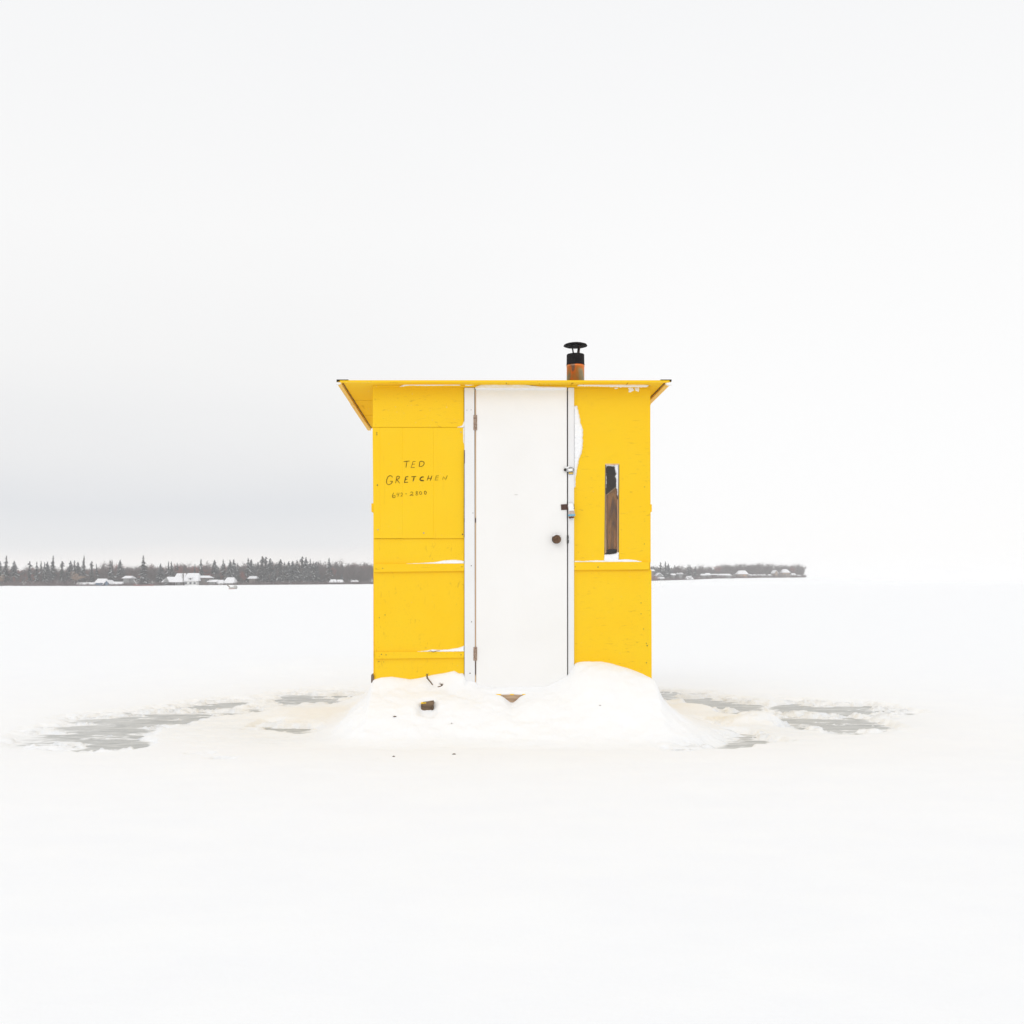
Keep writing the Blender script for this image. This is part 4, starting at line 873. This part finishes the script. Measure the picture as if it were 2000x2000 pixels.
# ------------------------------------------------------------------ far shore: houses
hm = {'white': simple('white_siding', (.62,.62,.61), (.70,.70,.69), 1, .7, bump=0), 'blue': simple('blue_siding', (.09,.16,.25), (.12,.20,.30), 1, .7, bump=0),
      'brown': simple('brown_siding', (.11,.09,.08), (.16,.13,.12), 1, .7, bump=0), 'grey': simple('grey_siding', (.22,.22,.22), (.30,.30,.30), 1, .7, bump=0),
      'tan': simple('tan_siding', (.34,.25,.19), (.42,.31,.24), 1, .7, bump=0), 'dark': simple('dark_opening', (.03,.03,.03), (.05,.05,.05), 1, .6, bump=0), 'pane': simple('house_window', (.08,.09,.10), (.12,.13,.14), 1, .2, bump=0)}
def frame_at(pxc, ex):
    p, Z = shore(pxc, ex); return p, Z, Z/F
def house(name, label, cat, px0, px1, ytop, yeave, ybase, wall, ex=1, gable='side', depth=6, wins=(), door=None, hip=0, open_front=False, parts_roofover=.35):
    pc = (px0+px1)/2; p, Z, k = frame_at(pc, ex); Yf = Z+CAMY
    X = lambda a: (a-PX)*k; H = lambda b: CAMZ-(b-PY)*k
    root = empty(name, (X(pc), Yf, min(H(ybase), p.z)), label, cat, 'houses on the far shore')
    x0, x1, ze, zt_, zb = X(px0), X(px1), H(yeave), H(ytop), min(H(ybase), p.z)-.15
    bm = bmesh.new()
    if open_front:
        bm_box(bm, x0+.3, Yf+depth-.3, zb, x1-.3, Yf+depth, ze)
        for u in (0,.25,.5,.75,1): bm_box(bm, x0+.3+(x1-x0-.8)*u, Yf, zb, x0+.5+(x1-x0-.8)*u, Yf+.2, ze-.02)
    else: bm_box(bm, x0+.25, Yf, zb, x1-.25, Yf+depth, ze-.01)
    if gable == 'front':
        v = [bm.verts.new(q) for q in ((x0+.25,Yf,ze-.01),(x1-.25,Yf,ze-.01),((x0+x1)/2,Yf,zt_-.15),(x0+.25,Yf+depth,ze-.01),(x1-.25,Yf+depth,ze-.01),((x0+x1)/2,Yf+depth,zt_-.15))]
        bm.faces.new((v[0],v[1],v[2])); bm.faces.new((v[5],v[4],v[3])); bm.faces.new((v[0],v[2],v[5],v[3])); bm.faces.new((v[1],v[4],v[5],v[2]))
    build('wall', bm, hm[wall], root)
    bm = bmesh.new(); o_ = parts_roofover; th = .22
    if gable == 'front': pr = [(x0-o_,ze-.1),((x0+x1)/2,zt_),(x1+o_,ze-.1)]; A = [(a,Yf-o_,b) for a,b in pr]; B = [(a,Yf+depth+o_,b) for a,b in pr]
    else:
        i_ = hip*(x1-x0); A = None
        e = [(x0-o_,Yf-o_,ze-.1),(x1+o_,Yf-o_,ze-.1),(x1+o_,Yf+depth+o_,ze-.1),(x0-o_,Yf+depth+o_,ze-.1)]; r = [(x0-o_+i_,Yf+depth/2,zt_),(x1+o_-i_,Yf+depth/2,zt_)]
        for dz in (0,):
            v = [bm.verts.new(q) for q in e]+[bm.verts.new(q) for q in r]
            bm.faces.new((v[0],v[1],v[5],v[4])); bm.faces.new((v[2],v[3],v[4],v[5])); bm.faces.new((v[0],v[4],v[3])); bm.faces.new((v[1],v[2],v[5])); bm.faces.new((v[3],v[2],v[1],v[0]))
    if A:
        a = [bm.verts.new(q) for q in A]+[bm.verts.new((q[0],q[1],q[2]-th)) for q in A]; b = [bm.verts.new(q) for q in B]+[bm.verts.new((q[0],q[1],q[2]-th)) for q in B]
        for i in (0,1): bm.faces.new((a[i],a[i+1],b[i+1],b[i])); bm.faces.new((a[i+3],b[i+3],b[i+4],a[i+4])); bm.faces.new((a[i],a[i+3],a[i+4],a[i+1])); bm.faces.new((b[i],b[i+1],b[i+4],b[i+3]))
        bm.faces.new((a[0],b[0],b[3],a[3])); bm.faces.new((a[2],a[5],b[5],b[2]))
    rf = build('roof', bm, m_roofsnow, root)
    for (a,b,c,d) in wins:
        bm = bmesh.new(); bm_box(bm, X(a), Yf-.05, H(d), X(c), Yf+.05, H(b)); build('window', bm, hm['pane'], root)
    return root, X, H, Yf
h1, X, H, Yf = house('white_house', 'large white house with a tall snowy gambrel-like roof and dormer, right of the open carport', 'house', 359, 385, 1119, 1134, 1143, 'white', 1, 'side', 7, [(361,1137,365,1141),(370,1137,374,1141),(378,1137,382,1141)], hip=.16)
bm = bmesh.new(); bm_box(bm, X(367), Yf+.3, H(1133.5), X(375), Yf+3, H(1128.5)); build('dormer', bm, hm['white'], h1)
bm = bmesh.new(); bm_box(bm, X(366.4), Yf+.1, H(1128.6), X(375.6), Yf+3.2, H(1127.6)); build('dormer_roof', bm, m_roofsnow, h1)
bm = bmesh.new(); bm_box(bm, X(369.6), Yf+.22, H(1132), X(372.8), Yf+.3, H(1129.6)); build('window', bm, hm['pane'], h1)
house('gabled_house', 'white snowy gable roof adjoining the left of the tall white house', 'house', 341, 358, 1119.5, 1130, 1143, 'white', 4, 'side', 6, hip=.12)
h2, X, H, Yf = house('carport', 'long open-fronted carport with a snowy gabled roof left of the white house', 'carport', 317, 356, 1126.5, 1136.5, 1143, 'brown', 0, 'side', 5, hip=.2, open_front=True)
bm = bmesh.new(); v = [bm.verts.new(q) for q in ((X(318.5),Yf-.4,H(1136.3)),(X(330.5),Yf-.4,H(1136.3)),(X(325.5),Yf-.4,H(1128.0)))]; r_ = bmesh.ops.extrude_face_region(bm, geom=[bm.faces.new(v)])
for q in r_['geom']:
    if isinstance(q, bmesh.types.BMVert): q.co.y += .5
build('gable_end', bm, hm['grey'], h2)
house('flat_roofed_house', 'brown house with a shallow snowy roof right of the white house', 'house', 380, 408, 1124, 1128, 1143, 'brown', 3, 'side', 6, hip=.2, wins=[(389,1131,393,1136),(401,1131,404,1136)])
house('garage', 'low snow-covered shed right of the brown flat-roofed house', 'shed', 406, 421, 1132, 1136, 1143, 'grey', 1, 'side', 4)
house('shed', 'small rounded snow-covered shed left of the hipped snowy roof', 'shed', 424, 434, 1132.5, 1139, 1143, 'white', 1, 'side', 3, hip=.2)
house('hipped_house', 'house with a broad hipped snowy roof left of the red-twigged tree', 'house', 437, 456, 1127.5, 1138.5, 1143, 'grey', 2, 'side', 6, hip=.25)
house('blue_house', 'small blue gabled house with snowy roof on the left shore', 'house', 203, 214, 1132.8, 1140, 1145, 'blue', 0, 'front', 5)
house('blue_house', 'long blue wing with snowy roof joined to the left of the blue gable', 'house', 186, 203, 1130, 1138, 1145, 'blue', 1, 'side', 5, hip=.1)
house('shed', 'row of low snowy roofs left of the blue house', 'shed', 149, 182, 1137.5, 1141, 1145, 'grey', 1, 'side', 4)
house('shed', 'low snow-roofed shed right of the blue gable', 'shed', 217, 235, 1136, 1140.5, 1145, 'grey', 2, 'side', 4, wins=[(220,1141.5,224,1143.5)])
house('square_house', 'small square grey house with a flat snowy roof left of the tallest solitary spruce', 'house', 239, 253, 1124.5, 1129, 1144.8, 'grey', 4, 'side', 6, hip=.15)
house('cottage', 'brown cottage with snowy roof among trees right of the red-twigged tree', 'house', 485, 499, 1125, 1129.5, 1142, 'brown', 8, 'side', 5, hip=.15)
house('shed', 'left one of two rounded snowy roofs in the brush left of the hut', 'shed', 644, 655, 1131.5, 1137, 1141, 'brown', 1, 'side', 4, hip=.25)
house('shed', 'right one of two rounded snowy roofs in the brush left of the hut', 'shed', 657, 668, 1132, 1137, 1141, 'brown', 1, 'side', 4, hip=.25)
house('shed', 'narrow snowy-roofed shed in the brush nearest the left wall of the hut', 'shed', 687, 696, 1133.5, 1136, 1141, 'brown', 1, 'side', 4)
house('cottage', 'grey gabled cottage with snowy roof, nearest the right wall of the hut', 'house', 1283, 1294, 1118.5, 1124, 1132, 'grey', 3, 'front', 6)
house('garage', 'low grey garage with a dark opening below the gabled cottage right of the hut', 'shed', 1282, 1297, 1127, 1129.5, 1134.5, 'grey', 0, 'side', 4, wins=[(1283,1129.8,1289,1133.5)])
house('cottage', 'snow-roofed house peeking out beside the right wall of the hut, above the reddish brush', 'house', 1266, 1278, 1112, 1115, 1134, 'brown', 9, 'side', 6)
house('shed', 'tiny snowy roof between the gabled cottage and the white heap', 'shed', 1313, 1319, 1120, 1123, 1132, 'grey', 4, 'side', 4)
house('cottage', 'half-hidden house with patchy snowy roof among trees left of the two thin spires', 'house', 1325, 1334, 1118, 1121, 1132, 'grey', 7, 'side', 5, hip=.2)
house('shed', 'white snow-heaped shed on the right shore below the two thin spires', 'shed', 1342, 1354, 1125, 1131, 1132.5, 'grey', -1, 'side', 5, hip=.25)
house('shed', 'small snowy shed left of the broad red-brown tree', 'shed', 1372, 1378, 1120.5, 1123.5, 1129, 'grey', 2, 'side', 4)
house('shed', 'small snowy shed under the left side of the broad red-brown tree', 'shed', 1381, 1387, 1119, 1123, 1129, 'grey', 2, 'side', 4)
house('shed', 'row of ragged snowy roofs right under the broad red-brown tree', 'shed', 1392, 1402, 1120.6, 1122.5, 1129, 'brown', 2, 'side', 4)
house('longhouse', 'long low building with a smooth white roof right of the broad red-brown tree', 'house', 1406, 1428, 1120.5, 1123.5, 1129, 'grey', 1, 'side', 5, hip=.1)
h3, X, H, Yf = house('lakeside_house', 'house with a ragged snowy roof and an orange lit window on the right shore', 'house', 1443, 1461, 1114, 1121, 1128.6, 'tan', 1, 'side', 6, hip=.2)
m_lit = Mat('lit_window', (.9,.5,.25), .4); m_lit.b.inputs['Emission Color'].default_value = (1,.45,.18,1); m_lit.b.inputs['Emission Strength'].default_value = .6
bm = bmesh.new(); bm_box(bm, X(1452.6), Yf-.06, H(1127.4), X(1454.6), Yf+.02, H(1123)); build('window', bm, m_lit.m, h3)
for i, (a, b) in enumerate(((1464,1470),(1472,1478),(1480,1485),(1487,1491),(1493,1497),(1502,1508))):
    house('shed', ['first','second','third','fourth','fifth','last'][i]+' from the left in the row of low snowy sheds on the right shore', 'shed', a+.5, b-1, 1121.6, 1123.6, 1128.4, 'grey', 1, 'side', 3.5, hip=.3)
house('cottage', 'narrow house with snowy peaked roof left of the tall pale house at the point', 'house', 1513, 1520, 1113.5, 1119, 1128.2, 'tan', 4, 'front', 6)
house('pale_house', 'tall pale house with a domed snowy roof at the wooded point', 'house', 1529, 1543, 1111.5, 1118, 1128, 'tan', 2, 'side', 6, hip=.28, wins=[(1532,1121,1535,1125),(1538,1121,1540,1125)])
house('shed', 'small white-roofed shed right of the tall pale house at the point', 'shed', 1548, 1555, 1119.5, 1123.5, 1128, 'tan', 1, 'side', 4, hip=.2)
house('shed', 'last tiny snowy shed near the tip of the wooded point', 'shed', 1559, 1563, 1122.5, 1125, 1128, 'grey', 1, 'side', 3)
# small boat lift standing on the ice, leaning poles over the white house driveway
Zc = F/(1151-PY)*1.0; k = Zc/F*1; Zc = min(Zc, 300); k = Zc/F; Yf = Zc+CAMY; X = lambda a: (a-PX)*k; Zb_ = lambda b: CAMZ-(b-PY)*k
bt = empty('beached_boat', (X(452), Yf, .02), 'small pale boat with a reddish bottom drawn up on the ice before the hipped house', 'boat')
bm = bmesh.new(); hu = [(448.5,1150.8),(457.5,1150.8),(459,1146.5),(457,1143.6),(455,1146.2),(451,1146.6),(446,1147.2)]
f0 = [bm.verts.new((X(a), Yf, Zb_(b))) for a, b in hu]; f1 = [bm.verts.new((X(a)+.1, Yf+1.4, Zb_(b))) for a, b in hu]; n = len(hu)
bm.faces.new(f0); bm.faces.new(f1[::-1])
for i in range(n): bm.faces.new((f0[i], f1[i], f1[(i+1)%n], f0[(i+1)%n]))
build('hull', bm, simple('pale_boat_hull', (.40,.40,.38), (.52,.52,.50), 1, .6, bump=0), bt)
bm = bmesh.new(); bm_box(bm, X(446.5), Yf-.06, Zb_(1151.2), X(458), Yf+1.3, Zb_(1149.8)); build('keel', bm, simple('red_keel', (.35,.12,.10), (.42,.16,.13), 1, .6, bump=0), bt)
bm = bmesh.new(); bm_tube(bm, [(X(441.5),Yf+.5,Zb_(1142)),(X(449),Yf+.5,Zb_(1148))], .06, 5); build('pole', bm, m_oldwood, bt)
# leaning pole by the tallest spruce
p0, Z, k = frame_at(268, -2); bm = bmesh.new(); bm_tube(bm, [p0+Vector((.3,0,-.1)), p0+Vector((-1.1,0,1.9))], .07, 6)
o = build('leaning_pole', bm, m_roofsnow); tag(o, 'pale leaning pole on the shore just left of the tallest solitary spruce', 'pole')
p0, Z, k = frame_at(357.5, -2); bm = bmesh.new(); bm_tube(bm, [p0+Vector((0,0,-.1)), p0+Vector((.05,0,2.2)), p0+Vector((.25,0,5.2))], [.15,.12,.03], 6)
for a in range(26):
    z = 1.8+random.random()*3; d = random.uniform(-.9,.9); bm_tube(bm, [p0+Vector((.05,0,z)), p0+Vector((.05+d,random.uniform(-.5,.5),z+.9))], [.05,.01], 4)
o = build('bare_tree', bm, m_bark); tag(o, 'thin dark bare tree standing in front of the white house, between it and the carport', 'bare tree')

# ------------------------------------------------------------------ haze: falling-snow air over the lake
bm = bmesh.new(); bm_box(bm, -1600, -60, -1.3, 1600, 1620, 16)
M = bpy.data.materials.new('snowy_air'); M.use_nodes = True; n_ = M.node_tree; n_.nodes.clear()
o_ = n_.nodes.new('ShaderNodeOutputMaterial'); pv = n_.nodes.new('ShaderNodeVolumePrincipled'); n_.links.new(pv.outputs[0], o_.inputs['Volume'])
pv.inputs['Color'].default_value = (.995,.995,1,1); pv.inputs['Density'].default_value = .0006; pv.inputs['Anisotropy'].default_value = 0
hz = build('haze', bm, M); hz['kind'] = 'stuff'; hz['label'] = 'pale winter haze over the lake'
